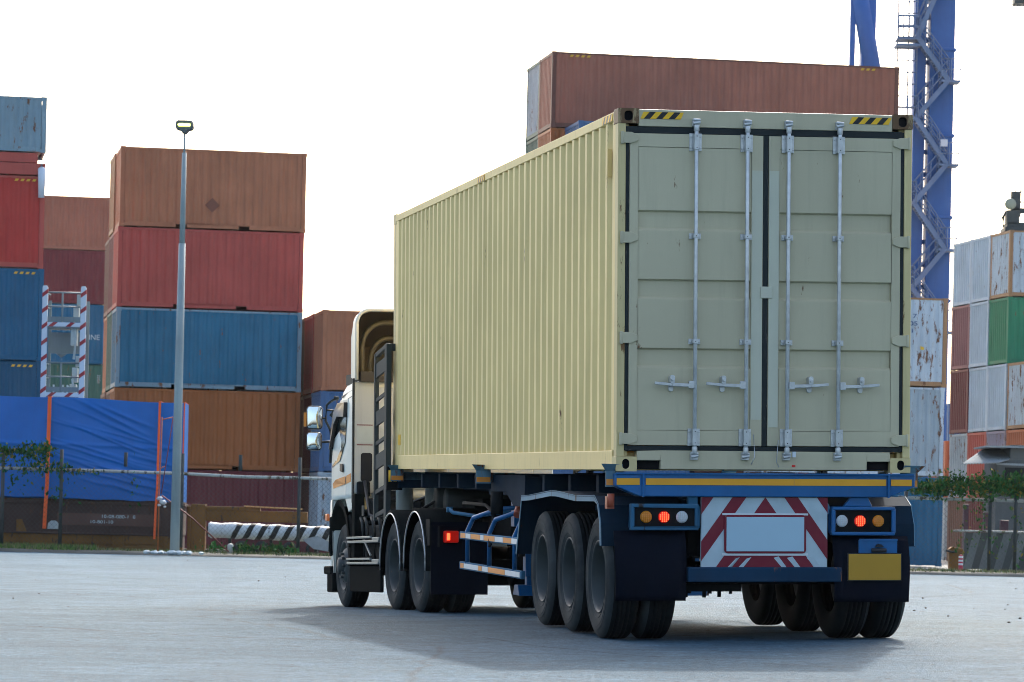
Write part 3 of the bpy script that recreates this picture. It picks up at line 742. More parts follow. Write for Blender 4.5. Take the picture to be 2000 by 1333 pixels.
# lamp panels
def lamp_panel(x0, x1, z0, z1, lamps, ear):
    m = MB(); t_ = .028
    m.box(x0, -.03, z1 - t_, x1, .06, z1); m.box(x0, -.03, z0, x1, .06, z0 + t_); m.box(x0, -.03, z0 + t_, x0 + t_, .06, z1 - t_); m.box(x1 - t_, -.03, z0 + t_, x1, .06, z1 - t_)
    if ear: m.prism([(x0 + .10, z1), (x1 - .18, z1), (x1 - .22, -.20), (x0 + .16, -.20)], 1, .0, .05)
    else: m.box(x1 - .08, .0, z1 - .02, x1, .06, -.2)
    p = m.build('lamp_housing', BLUED if not ear else BLUE, TR, .008)
    MB().box(x0 + t_, -.005, z0 + t_, x1 - t_, .03, z1 - t_).build('black_panel', CHASS, p)
    for x, kind in lamps:
        z = (z0 + z1) / 2; m = MB(); r = .044
        m.lathe([(-.006, r + .005), (-.016, r), (-.024, r * .8), (-.026, .0001)], (x, 0, z), 1, 24)
        o = m.build('lamp', [{'a': AMBER, 'r': LAMPR, 'w': CLEAR}[kind]], p)
        l = MB()
        for i in range(-2, 3):
            for j in range(-2, 3):
                if i * i + j * j <= 5: l.tube([(x + i * .0165, -.022, z + j * .0165), (x + i * .0165, -.030, z + j * .0165)], .0055, 6)
        l.build('light_emitting_diodes', {'a': ORANGE, 'r': LAMPRH, 'w': GALV}[kind], p)
lamp_panel(.12, .672, -.47, -.258, ((.246, 'a'), (.392, 'r'), (.540, 'w')), False)
lamp_panel(1.78, 2.305, -.508, -.276, ((1.866, 'w'), (2.016, 'r'), (2.170, 'a')), True)
# chevron board
def clip(poly, a, b, c):   # keep a*x+b*z<=c
    o = []
    for i, p in enumerate(poly):
        q = poly[(i + 1) % len(poly)]; dp = a * p[0] + b * p[1] - c; dq = a * q[0] + b * q[1] - c
        if dp <= 0: o.append(p)
        if dp * dq < 0: t_ = dp / (dp - dq); o.append((p[0] + (q[0] - p[0]) * t_, p[1] + (q[1] - p[1]) * t_))
    return o
bx0, bx1, bz0, bz1 = .70, 1.746, -.775, -.203
m = MB().box(bx0, -.004, bz0, bx1, .03, bz1); cb = m.build('chevron_board', WHITE, TR, .004)
m = MB(); cx = 1.228; k = .72
for i, (a, b) in enumerate(((-9, 0), (.157, .271), (.428, 9))):
    if b <= a: continue
    for s in (-1, 1):
        # band in  s*(x-cx)*?  : t = s*(x-cx) - k*(bz1 - z)  shifted
        poly = [(bx0, bz0), (bx1, bz0), (bx1, bz1), (bx0, bz1)]
        # distance below apex line: z-drop*k
        poly = clip(poly, s, k, (cx * s) + k * (bz1) + b)
        poly = clip(poly, -s, -k, -(cx * s) - k * bz1 - a)
        poly = clip(poly, -s, 0, -s * cx)
        if len(poly) > 2: m.prism(poly, 1, -.0065, -.0045)
for x_, w2, s_ in ((.985, .035, -1), (1.075, .04, -1), (1.30, .04, 1), (1.41, .045, 1), (1.575, .05, 1), (1.0, .02, -1)):
    zt2 = -.685 + random.uniform(-.01, .01); d_ = s_ * .07
    m.prism([(x_ + d_, bz0 + .005), (x_ + d_ + w2, bz0 + .005), (x_ + w2, zt2), (x_, zt2 - .012)], 1, -.0085, -.0060, 1)
m.build('red_chevrons', [RED, WHITE], cb, weld=False)
MB().prism(rrect(.888, -.655, 1.566, -.345, 5, .03), 1, -.017, -.008).build('plate_surround', RED, cb)
m = MB(); m.box(.872, -.012, -.672, 1.582, -.0075, -.652).box(.872, -.012, -.348, 1.582, -.0075, -.332).build('plate_edge', WTAPE, cb)
MB().box(.905, -.022, -.638, 1.548, -.0175, -.362).build('number_plate', PLATE, cb, .002)
# under-run bar, mud flaps, amber plate
m = MB(); m.box(.585, -.05, -.885, 1.86, .06, -.765); m.box(.85, .0, -.77, .95, .05, -.2); m.box(1.5, .0, -.77, 1.6, .05, -.2); m.build('under_run_bar', paint("dark_blue_bar", (.004, .03, .065), rust=.1, fade=.4, rough=.6, spec=.1), TR, .012)
def flap(x0, x1, zt_, zb_, y=.0, curl=True):
    m = MB(); n = 12; vs = []
    for i in range(n + 1):
        t_ = i / n; z = zt_ + (zb_ - zt_) * t_; yy = y + (-.03 * math.sin(t_ * 3) if curl else 0) + (.06 * (1 - t_) ** 3)
        for j in range(9): vs.append((x0 + (x1 - x0) * j / 8, yy + .012 * math.sin(j * 1.3 + i * .4), z))
    fs = [(i * 9 + j, i * 9 + j + 1, (i + 1) * 9 + j + 1, (i + 1) * 9 + j) for i in range(n) for j in range(8)]
    m.add(vs, fs, 0, True); o = m.build('mud_flap', flat("dark_blue_rubber", (.003, .005, .011), .7, spec=.06, var=.3), TR)
    s = o.modifiers.new('solid', 'SOLIDIFY'); s.thickness = .012; return o
flap(-.005, .575, -.475, -1.035, -.01); flap(1.80, 2.43, -.52, -1.045, -.0)
m = MB(); m.prism([(2.0, -.545), (2.32, -.545), (2.32, -.66), (2.0, -.66)], 1, -.045, -.01); m.box(2.0, -.055, -.552, 2.32, -.03, -.535)
lb = m.build('plate_bracket', BLUE, TR, .004)
m = MB(); m.tube([(2.10, -.065, -.628), (2.22, -.065, -.628)], .018, 8).prism([(2.13, -.60), (2.15, -.575), (2.18, -.58), (2.2, -.60)], 1, -.075, -.045); m.build('plate_lamp', TB, lb)
MB().box(1.908, -.068, -.868, 2.345, -.06, -.657).build('amber_plate', YPLATE, TR, .003)
MB().box(1.900, -.061, -.876, 2.353, -.056, -.649).build('plate_frame', TB, TR)
# fenders over the trailer wheels
for s, x0, x1 in ((-1, -.09, .60), (1, W - .60, W + .09)):
    m = MB(); pr = [(3.92, -.70), (3.66, -.235), (3.50, -.215), (1.82, -.195), (2.17, -.175), (1.75, -.20), (.42, -.205), (.22, -.32), (.12, -.56)]
    pr = [(3.93, -.75), (3.66, -.225), (3.3, -.218), (2.30, -.172), (2.05, -.172), (1.2, -.205), (.42, -.20), (.26, -.27), (.17, -.42), (.15, -.60)]
    vs = [(x, y, z) for y, z in pr for x in (x0, x1)]; m.add(vs, [(2 * i, 2 * i + 1, 2 * i + 3, 2 * i + 2) for i in range(len(pr) - 1)])
    o = m.build('fender', SHADED_BLUE, TR); sl = o.modifiers.new('solid', 'SOLIDIFY'); sl.thickness = .008
    xe = x0 if s < 0 else x1; m = MB(); vs = []   # turned-down outer lip
    for i, (y, z) in enumerate(pr):
        if i == 0: dy, dz = -.03, -.01
        elif i >= len(pr) - 3: dy, dz = .045, 0
        else: dy, dz = 0, -.045
        for q in (0, -s * .006): vs += [(xe + q, y, z + .004), (xe + q, y + dy, z + dz)]
    for i in range(len(pr) - 1):
        a, b = 4 * i, 4 * i + 4
        m.add([vs[a], vs[a + 1], vs[b + 1], vs[b], vs[a + 2], vs[a + 3], vs[b + 3], vs[b + 2]], [(0, 1, 2, 3), (4, 7, 6, 5), (0, 3, 7, 4), (1, 5, 6, 2)])
    m.build('fender_lip', paint("highlight_blue_edge", (.10, .22, .30), rust=.2, fade=.4, rough=.6, rustcol=(.04, .04, .04)), o)  # edge highlight put into the lip's paler blue
    MB().tube([(x1 if s < 0 else x0, 3.3, -.23), (.75 if s < 0 else W - .75, 3.3, -.25)], .02, 6).tube([(x1 if s < 0 else x0, .6, -.23), (.75 if s < 0 else W - .75, .6, -.25)], .02, 6).build('fender_stay', BLUE, o)
MB().box(-.06, .06, -.30, -.0, .14, -.20).tube([(-.03, .05, -.18), (-.03, .05, -.28)], .028, 8).build('side_lamp', flat("red_brown_lens", (.35, .08, .04), .3), TR)
# side guards
for s, x in ((-1, -.02), (1, W + .02)):
    sg = bpy.data.objects.new('side_guard', None); col.objects.link(sg); sg.parent = TR
    for z in (-.645, -.945):
        MB().box(x - .018, 3.92, z - .04, x + .018, 7.32, z + .035).build('guard_rail', BLUED, sg, .006)
        cuts = [3.98, 4.42, 4.85, 5.3, 5.9, 6.1, 6.65, 6.95, 7.25] if z > -.7 else [3.98, 4.75, 5.65, 6.0, 6.2, 7.05, 7.25]
        if s < 0:
            for i, (a, b) in enumerate(zip(cuts, cuts[1:])):
                MB().box(x - .0225, a + .01, z - .026, x - .0185, b - .01, z + .022).build('reflector', WTAPE if i % 2 == 0 else ORANGE, sg)
    m = MB()
    for y in (4.35, 5.7, 6.95):
        m.tube([(x, y, -.93), (x, y, -.60), (x - s * .05, y - .05, -.47), (x - s * .22, y - .45, -.38), (x - s * .65, y - .55, -.33)], .024, 8)
    m.build('guard_brackets', BLUE, sg)
m = MB().tube([(.45, 7.0, -.40), (.18, 7.6, -.46), (-.0, 7.95, -.43), (-.02, 8.05, -.40)], .02, 8); m.tube([(-.05, 8.06, -.40), (.01, 8.06, -.40)], .03, 8); m.build('hook_arm', BLUED, TR)
# landing gear
for x in (.42, W - .42):
    m = MB(); m.box(x - .06, 5.84, -1.02, x + .06, 5.98, -.20); m.box(x - .045, 5.86, -1.12, x + .045, 5.96, -1.02)
    m.prism([(5.74, -1.20), (6.08, -1.20), (6.0, -1.10), (5.82, -1.10)], 0, x - .14, x + .14)
    m.beam((x, 5.9, -.75), (x + (.5 if x < 1 else -.5), 5.6, -.3), .05, .05); m.box(x - .035, 6.6, -.55, x + .035, 6.78, -.28)
    m.build('landing_leg', BLUE, TR, .006)
MB().tube([(.3, 5.9, -.8), (W - .3, 5.9, -.8)], .03, 8).build('landing_gear_shaft', CHASS, TR)
m = MB(); m.prism([(4.5, -.04), (6.3, -.04), (6.3, -.20), (5.5, -.20), (5.1, -.33), (4.5, -.33)], 0, .10, .125); m.box(.1, 4.5, -.06, .35, 4.56, -.33); m.build('tool_plate', SHADED_BLUE, TR, .004)
m = MB().tube([(.06, 5.75, -.20), (.06, 5.75, -.42)], .06, 10); m.tube([(.06, 5.75, -.35), (-.02, 5.7, -.6), (-.045, 5.55, -.72), (-.04, 5.5, -.70)], .014, 6); m.tube([(.1, 7.9, -.33), (.15, 6.9, -.34), (.12, 6.3, -.40), (.1, 6.2, -.5)], .018, 6); m.build('air_hoses', CHASS, TR)
m = MB().tube([(.45, 4.3, -.55), (.45, 5.3, -.55)], .13, 16).tube([(W - .45, 4.3, -.55), (W - .45, 5.3, -.55)], .13, 16); m.build('air_tanks', CHASS, TR)
MB().tube([(.2, 5.3, -.33), (.16, 5.2, -.42)], .04, 8).build('side_lamp', flat("red_brown_lens", (.35, .08, .04), .3), TR)
m = MB()
for i, x in enumerate((.60, .66, .70, .80, .86, .95, 1.02)): m.tube([(x, .3 + .05 * (i % 3), -.95), (x, .3 + .05 * (i % 3), -.99 - .03 * (i % 2))], .016, 6)
m.box(.5, .25, -.97, 1.1, .45, -.91); m.build('spring_bolts', CHASS, TR)

# ------------------------------------------------------------------ tractor
K_LOC = (-1.0016, 38.2, -.036); K_ROT = (-.0152, -.013, .2355)
K = thing('truck', 'white cab-over truck with open-backed roof fairing pulling the cream container', 'truck', K_LOC, K_ROT)
KM = Matrix.Translation(K_LOC) @ Euler(K_ROT).to_matrix().to_4x4(); KI = KM.inverted()
KW = 2.46; FY = 4.42
for y in (0, 1.32):
    for x, s in ((0, -1), (.30, -1), (KW, 1), (KW - .30, 1)): wheel(K, x, y, .507, s)
for x, s in ((.02, -1), (KW - .02, 1)): wheel(K, x, FY, .507, s, 'steer')
m = MB()
for y in (0, 1.32): m.tube([(.3, y, .51), (KW - .3, y, .51)], .075, 12); m.tube([(KW / 2 - .2, y, .51), (KW / 2 + .2, y, .51)], .22, 14)
m.tube([(.3, FY, .45), (KW - .3, FY, .45)], .06, 10); m.build('axle', CHASS, K)
m = MB()
for x in (.80, KW - .88): m.box(x, -.95, .78, x + .08, 5.2, 1.04)
for y in (-.9, .66, 2.2, 3.4): m.box(.88, y - .06, .80, KW - .88, y + .06, 1.0)
m.tube([(.3, .66, .62), (.3, -.5, .62)], .05, 8); m.build('chassis_frame', CHASS, K, .01)
m = MB(); m.prism([(.2, 1.04), (1.3, 1.04), (1.1, 1.22), (.4, 1.22)], 0, .7, KW - .7); m.box(.75, .15, 1.16, KW - .75, 1.15, 1.24); m.build('fifth_wheel', CHASS, K, .01)
m = MB(); m.tube([(.45, 1.75, 1.16), (.45, 2.15, 1.16)], .0, 4); m.lathe([(0, .001), (0, .19), (.9, .19), (.9, .001)], (.62, 1.9, 1.26), 0, 24); m.lathe([(0, .001), (0, .15), (.8, .15), (.8, .001)], (.55, 1.1, 1.22), 0, 20); m.build('air_tanks', DARKG, K)
BLKP = flat("black_fender_plastic", (.008, .010, .010), .9, spec=.02)
for y in (0, 1.32):
    for s, x0, x1 in ((-1, -.03, .62), (1, KW - .62, KW + .03)):
        m = MB(); n = 22; vs = []
        pts = [(.60 * math.cos(R(-8 + 196 * i / n)), .60 * math.sin(R(-8 + 196 * i / n))) for i in range(n + 1)]
        for a, b in pts: vs += [(x0, y + a, .53 + b), (x1, y + a, .53 + b)]
        m.add(vs, [(2 * i, 2 * i + 1, 2 * i + 3, 2 * i + 2) for i in range(n)], 0, True)
        vs = []; xe = x0 if s < 0 else x1
        for a, b in pts: vs += [(xe, y + a, .53 + b), (xe, y + a * .93, .53 + b * .93)]
        m.add(vs, [(2 * i, 2 * i + 1, 2 * i + 3, 2 * i + 2) for i in range(n)], 0, True)
        o = m.build('fender', BLKP, K); sl = o.modifiers.new('solid', 'SOLIDIFY'); sl.thickness = .01
        MB().tube([(xe - s * -.008, y + a * .93, .53 + b * .93) for a, b in pts], .009, 6).build('fender_rim', GALV, o)
for x0, x1 in ((0.0, .62), (KW - .62, KW)):
    m = MB(); m.box(x0, -.68, .20, x1, -.665, .95); m.box(x0 - .005, -.70, .93, x1, -.66, .97); m.build('mud_flap', flat("dark_blue_rubber", (.003, .005, .011), .7, spec=.06), K)
m = MB(); m.box(.13, -.80, .75, .275, -.68, .875, 0); lm = m.build('tail_lamp', LAMPR, K, .012)
MB().box(.145, -.806, .775, .18, -.80, .85).build('lit_lens', LAMPRH, lm, .003)
m = MB(); m.box(-.02, -.70, .72, .00, -.50, 1.0); m.box(.07, -.72, .7, .09, -.69, .93); m.box(KW - .3, -.80, .74, KW - .1, -.68, .89); m.build('lamp_bracket', CHASS, K)
# flank between the axles
m = MB(); m.box(.10, 2.05, .52, .62, 3.55, .98); m.box(KW - .62, 2.05, .45, KW - .1, 3.6, 1.0); m.build('fuel_tank', CHASS, K, .04, 3)
MB().box(-.0, 2.02, .20, .04, 3.86, .50).box(KW - .04, 2.02, .20, KW, 3.86, .50).build('side_skirt', BLKP, K, .01)
m = MB()
for z in (.52, .77):
    m.box(-.03, 2.05, z, .10, 3.92, z + .028); m.box(-.035, 2.5, z + .05, -.005, 3.92, z + .075); m.box(-.02, 2.05, z + .028, .0, 2.45, z + .06)
m.beam((-.02, 2.9, .80), (-.02, 2.5, .62), .02, .02); m.build('step_rail', flat("worn_aluminium", (.20, .23, .23), .4, .4, var=.4), K, .004)
m = MB(); m.prism([(3.98, .50), (3.86, .50), (3.80, 1.04), (3.92, 1.12), (4.02, 1.10)], 0, .0, .42); m.box(.0, 3.60, .60, .12, 3.78, 1.35); m.build('wheel_mudguard', BLKP, K, .01)
m = MB()
for y in (2.35, 2.75, 3.15, 3.40): m.tube([(.05, y - .16, .52), (.04, y - .15, .90), (.04, y - .07, 1.02), (.05, y + .08, 1.06), (.3, y + .2, 1.06)], .02, 8)
m.build('pipes', DARKG, K)
m = MB(); m.box(.15, 3.1, 1.0, .55, 3.62, 1.30); m.box(.60, 2.7, .95, 1.9, 3.6, 1.28); m.build('gearbox', CHASS, K, .03)
MB().box(.04, 3.25, 1.09, .05, 3.37, 1.21).build('sticker', DARKG, K)
# cab shell: rings of a rounded plan at several heights
def ring(z, yr, yf, inset=0.0, rf=.28, rr=.05, bow=.10):
    x0, x1 = inset, KW - inset; p = []
    for i in range(5): a = R(180 + 90 * i / 4); p.append((x0 + rr + rr * math.cos(a), yr + rr + rr * math.sin(a)))
    for i in range(5): a = R(270 + 90 * i / 4); p.append((x1 - rr + rr * math.cos(a), yr + rr + rr * math.sin(a)))
    p.append((x1, yf - .95)); p.append((x1 - .02, yf - .55))
    for i in range(7): a = R(90 * i / 6); p.append((x1 - .06 - rf + rf * math.cos(a), yf - bow - rf + rf * math.sin(a)))
    p.append((KW / 2, yf))
    for i in range(7): a = R(90 + 90 * i / 6); p.append((x0 + .06 + rf + rf * math.cos(a), yf - bow - rf + rf * math.sin(a)))
    p.append((x0 + .02, yf - .55)); p.append((x0, yf - .95))
    return [(x, y, z) for x, y in p]
def loft(mb, rings, m=0, cap=True):
    n = len(rings[0]); vs = [q for r in rings for q in r]
    mb.add(vs, [(i * n + k, i * n + (k + 1) % n, (i + 1) * n + (k + 1) % n, (i + 1) * n + k) for i in range(len(rings) - 1) for k in range(n)], m, True)
    if cap: mb.add(rings[0], [tuple(range(n - 1, -1, -1))], m); mb.add(rings[-1], [tuple(range(n))], m)
    return mb
YR = 3.76
m = loft(MB(), [ring(1.30, YR, 5.70), ring(1.36, YR, 5.74), ring(1.75, YR, 5.74), ring(2.0, YR, 5.66, .0), ring(2.35, YR, 5.46, .02), ring(2.60, YR, 5.26, .05, .26), ring(2.72, YR, 5.08, .09, .24), ring(2.80, YR + .02, 4.85, .16, .2)])
cab = m.build('cab', CABW, K)
m = loft(MB(), [ring(.42, 4.98, 5.74, .02, .2), ring(1.0, 4.98, 5.78, .0, .2), ring(1.31, 4.98, 5.74, .0, .2)])
# bumper rings use a short plan, so clamp points behind the wheel arch
m.v = [(x, max(y, 4.99), z) for x, y, z in m.v]
m.build('bumper', CABW, K)
m = MB(); m.prism([(YR + .02, 1.31), (YR + .02, 1.17), (YR + .22, 1.14), (YR + .30, 1.20), (YR + .45, 1.31)], 0, .0, KW); m.build('cab_fender', CABW, K, .01)
# wheel arch trim
m = MB(); n = 18; vs = []
for i in range(n + 1):
    a = R(5 + 165 * i / n); c, s_ = math.cos(a), math.sin(a)
    for x, rr in ((-.02, .68), (-.02, .60), (.4, .60)): vs.append((x, FY + .06 + rr * c * 1.0, .62 + rr * s_))
m.add(vs, [(3 * i + k, 3 * i + k + 1, 3 * i + k + 4, 3 * i + k + 3) for i in range(n) for k in range(2)], 0, True)
m.box(.3, 3.9, .6, .42, 5.0, 1.31); m.build('wheel_arch', BLKP, K)
MB().box(-.015, 5.06, .40, .10, 5.5, .50).box(.0, 5.0, .18, .3, 5.35, .42).box(-.02, 5.05, .62, .02, 5.12, 1.1).build('step_well', BLKP, K, .02)
MB().box(-.015, 5.3, 1.05, .02, 5.42, 1.14).build('turn_lamp', flat("orange_side_lamp", (.75, .18, .05), .3), K, .01)
# door, window, trims (left side of the cab seen from behind)
cab2 = []
for s, X in ((-1, 0.0), (1, KW)):
    def sx(d): return X + s * d
    def sd(mb_name, poly, mat, d0, d1, parent=cab, bow=True, bev=.004):
        mb_ = MB(); n = len(poly)
        def off(y, z): # follow the cab's tumblehome
            o = 0
            if y > 4.75: o += .02 * (y - 4.75) / .4 if y < 5.15 else .02 + .10 * (y - 5.15) / .35
            if z > 2.0: o += .02 * (z - 2.0) / .35 if z < 2.35 else .02 + .03 * (z - 2.35) / .25
            return -o
        vs_ = [(sx(d + off(y, z)), y, z) for d in (d0, d1) for y, z in poly]
        mb_.add(vs_, [tuple(range(n)), tuple(range(2 * n - 1, n - 1, -1))]); mb_.add(vs_, [(i, i + n, (i + 1) % n + n, (i + 1) % n) for i in range(n)])
        return mb_.build(mb_name, mat, parent, bev)
    dz = [(4.13, 1.34), (4.13, 2.30), (4.22, 2.50), (4.70, 2.50), (4.98, 2.40), (5.22, 1.98), (5.28, 1.70), (5.28, 1.34)]
    sd('door', dz, CABW, .0, .008, bev=.006)
    win = [(4.17, 1.98), (4.17, 2.32), (4.24, 2.46), (4.68, 2.46), (4.92, 2.36), (5.14, 1.98), (5.20, 1.72), (5.10, 1.70), (4.52, 1.76)]
    sd('side_window', win, GLASS, .004, .0105)
    sd('window_visor', [(4.19, 2.28), (4.23, 2.46), (4.68, 2.465), (4.93, 2.36), (5.18, 1.92), (5.06, 1.95), (4.80, 2.22), (4.62, 2.30)], VISOR, .010, .05)
    sd('orange_band', [(3.84, 1.50), (3.84, 1.60), (4.115, 1.575), (4.115, 1.48)], ORANGE, .001, .004, bev=0)
    sd('orange_band', [(4.14, 1.48), (4.14, 1.572), (4.75, 1.545), (5.02, 1.50), (4.95, 1.44)], ORANGE, .009, .012, bev=0)
    sd('door_handle', [(4.27, 1.62), (4.27, 1.72), (4.45, 1.73), (4.45, 1.64)], TB, .009, .022)
    for k_, (za, zb_) in enumerate(((2.60, 2.64), (2.52, 2.555))):
        sd('roof_groove', [(3.95, za), (3.95, za + .012), (4.7, za - .05), (4.7, za - .065)], TB, -.028, -.0, bev=0)
# windscreen
m = MB(); m.add([(.35, 5.62, 1.95), (KW - .35, 5.62, 1.95), (KW - .4, 5.30, 2.52), (.4, 5.30, 2.52), (.35, 5.50, 1.95), (KW - .35, 5.50, 1.95), (KW - .4, 5.18, 2.52), (.4, 5.18, 2.52)],
                [(0, 1, 2, 3), (4, 7, 6, 5), (0, 4, 5, 1), (1, 5, 6, 2), (2, 6, 7, 3), (3, 7, 4, 0)]); m.xf(Matrix.Translation((0, .09, 0))); m.build('windscreen', GLASS, K)
# rear wall panels of the cab
m = MB(); m.box(.02, YR - .012, 1.36, .26, YR + .005, 2.68); m.box(.27, YR - .03, 1.42, KW - .27, YR + .005, 2.62); m.box(KW - .26, YR - .012, 1.36, KW - .02, YR + .005, 2.68)
m.box(.42, YR - .055, 1.5, 1.0, YR - .028, 2.5)
rw = m.build('rear_wall', CABG, cab, .012)
MB().prism(rrect(.10, 1.50, .235, 1.84, 5, .03), 1, YR - .02, YR - .011).build('air_vent', TB, rw)
MB().box(.05, YR - .016, 1.95, .24, YR - .0125, 2.15).build('notice_sticker', flat("pale_notice", (.5, .56, .52), .5), rw)
MB().box(.05, YR - .016, 1.93, .24, YR - .0125, 1.94).box(.05, YR - .016, 2.165, .24, YR - .0125, 2.175).build('notice_sticker_border', RED, rw)
MB().box(.0, YR - .02, 1.25, .018, YR + .04, 2.72).build('corner_trim', DARKG, cab)
m = MB(); m.box(.25, YR - .06, 1.25, .7, YR + .02, 1.40); m.box(.05, YR - .10, 1.32, .2, YR, 1.50); m.build('rear_wall_base', CHASS, cab, .02)
# roof fairing: open shell
def arch(y, z0, z1, inset, r=.16, n=6):
    x0, x1 = inset, KW - inset; p = [(x0, y, z0)]
    for i in range(n + 1): a = R(180 - 90 * i / n); p.append((x0 + r + r * math.cos(a), y, z1 - r + r * math.sin(a)))
    for i in range(n + 1): a = R(90 - 90 * i / n); p.append((x1 - r + r * math.cos(a), y, z1 - r + r * math.sin(a)))
    p.append((x1, y, z0)); return p
st = [arch(3.66, 2.70, 3.53, .02), arch(3.9, 2.72, 3.53, .025), arch(4.3, 2.76, 3.42, .08, .18), arch(4.8, 2.78, 3.18, .20, .16), arch(5.05, 2.76, 2.95, .34, .08)]
def shell(mb, st, m=0):
    n = len(st[0]); vs = [q for r in st for q in r]
    return mb.add(vs, [(i * n + k, i * n + k + 1, (i + 1) * n + k + 1, (i + 1) * n + k) for i in range(len(st) - 1) for k in range(n - 1)], m, True)
fa = shell(MB(), st).build('roof_fairing', CABW, K)
def shrink(a, k): return [(KW / 2 + (x - KW / 2) * (1 - k / (KW / 2)), y, z - (k if z > 2.9 else 0)) for x, y, z in a]
st2 = [shrink(a, .025) for a in st[:-1]]
mm = shell(MB(), st2); n_ = len(st2[-1]); mm.add(st2[-1], [tuple(range(n_))]); mm.build('fairing_lining', FAIRIN, fa)
MB().tube([q for q in arch(3.655, 2.70, 3.53, .025)], .022, 6).build('fairing_rim', CABW, fa)
for yy, k in ((3.95, .10), (4.25, .26)):
    mb_ = MB(); mb_.tube(shrink(arch(yy, 2.74, 3.50, .05, .3, 8), k), .03, 6); mb_.build('fairing_rib', paint("fairing_rib_paint", (.12, .11, .075), fade=.3), fa)
MB().box(.08, 3.68, 2.68, KW - .08, 4.6, 2.80).build('fairing_floor', FAIRIN, fa)
# rack behind the cab
rk = bpy.data.objects.new('headboard_rack', None); col.objects.link(rk); rk.parent = K
RD = paint("rack_grey_paint", (.04, .05, .05), fade=.2, rough=.6, spec=.12)
m = MB()
for X in (.02, KW - .07):
    m.box(X, 1.86, 1.02, X + .06, 1.98, 3.02); m.box(X, 2.52, 1.02, X + .05, 2.58, 2.94)
    m.beam((X + .03, 1.9, 3.0), (X + .03, 2.56, 2.92), .05, .05)
m.box(.08, 1.88, 2.94, KW - .07, 1.96, 3.02); m.build('rack_frame', RD, rk, .005)
m = MB()
for X in (.03, KW - .06):
    for z, h in ((2.66, .16), (2.38, .045), (2.10, .17), (1.88, .045), (1.60, .17), (1.32, .05), (1.05, .05)):
        m.prism([(1.96, z + .06), (2.53, z), (2.53, z + h), (1.96, z + h + .06)], 0, X, X + .022)
m.build('rack_slats', RD, rk, .003)
m = MB(); m.tube([(.32, 2.25, 1.0), (.32, 2.25, 2.75)], .10, 14); m.tube([(.7, 2.3, 1.0), (.7, 2.3, 2.5)], .13, 14); m.build('exhaust_stack', CABG, K)
m = MB(); m.box(.02, 1.80, 1.36, .2, 1.84, 1.62, 0)
for i in range(3): m.tube([(.05 + .06 * i, 1.76, 1.45), (.05 + .06 * i, 1.76, 1.58)], .018, 8, 1)
m.build('coupling_panel', [CHASS, YEL], K)
m = MB(); m.tube([(.12, 3.6, 1.5), (.1, 3.2, 1.1), (.3, 2.6, .98), (.7, 1.9, 1.3), (.9, 1.3, 1.5)], .02, 6); m.tube([(.5, 3.7, 1.6), (.45, 3.0, 1.2), (.8, 2.0, 1.4), (1.0, .9, 1.45)], .02, 6); m.build('air_hoses', TB, K)
# mirrors
ma = bpy.data.objects.new('mirror_assembly', None); col.objects.link(ma); ma.parent = K
def kl(px, py, d): return KI @ at(px, py, d)
MD = 43.4
arm = [kl(662, 778, MD), kl(652, 781, MD), kl(643, 787, MD), kl(638, 792, MD), kl(636, 822, MD), kl(645, 840, MD), kl(647, 862, MD), kl(645, 905, MD)]
m = MB().tube(arm, .016, 8); m.tube([kl(629, 817, MD), kl(637, 817, MD)], .012, 6); m.tube([kl(629, 864, MD), kl(647, 863, MD)], .014, 6); m.tube([kl(648, 806, MD), kl(655, 812, MD)], .05, 8)
m.tube([kl(637, 801, MD), kl(655, 803, MD)], .012, 6); m.tube([kl(652, 778, MD), kl(661, 779, MD)], .028, 8); m.build('mirror_arm', DARKG, ma)
def mirror(cx, cy, wpx, hpx, nm):
    c = kl(cx, cy, MD); s_ = 6917 / MD; w_, h_ = wpx / s_ / 2, hpx / s_ / 2
    M_ = Matrix.Translation(c) @ Matrix.Rotation(-K_ROT[2] + R(6), 4, 'Z') @ Matrix.Rotation(R(-3), 4, 'X')
    b = MB().prism(rrect(-w_ - .012, -h_ - .012, w_ + .012, h_ + .012, 6, .045), 1, 0, .06).xf(M_).build(nm, TB, ma, .01)
    g_ = MB(); q_ = rrect(-w_, -h_, w_, h_, 6, .035); vs_ = []; K_ = 6; bul = .014
    for j in range(K_ + 1): vs_ += [(x * j / K_, -.004 - bul * (2 - ((x * j / K_ / w_) ** 2 + (z * j / K_ / h_) ** 2)) * .5, z * j / K_) for x, z in q_]
    nq = len(q_); g_.add(vs_, [(j * nq + k, j * nq + (k + 1) % nq, (j + 1) * nq + (k + 1) % nq, (j + 1) * nq + k) for j in range(K_) for k in range(nq)], 0, True)
    g_.xf(M_).build('mirror_glass', MIRROR, b)
    return b, M_, w_, h_
b, M_, w_, h_ = mirror(614.5, 816, 28, 42, 'mirror')
MB().box(-w_ - .045, -.01, -.11, -w_ - .012, .03, .06).xf(M_).build('mirror_indicator', ORANGE, b)
mirror(613.5, 862, 27, 32, 'mirror')
# same on the driver's other side, by reflection
m = MB().tube([(KW - (p.x), p.y, p.z) for p in arm], .016, 8); m.build('mirror_arm', DARKG, ma)
c = kl(614.5, 816, MD); MB().box(KW - c.x - .1, c.y, c.z - .15, KW - c.x + .1, c.y + .06, c.z + .15).build('mirror', TB, ma, .02)

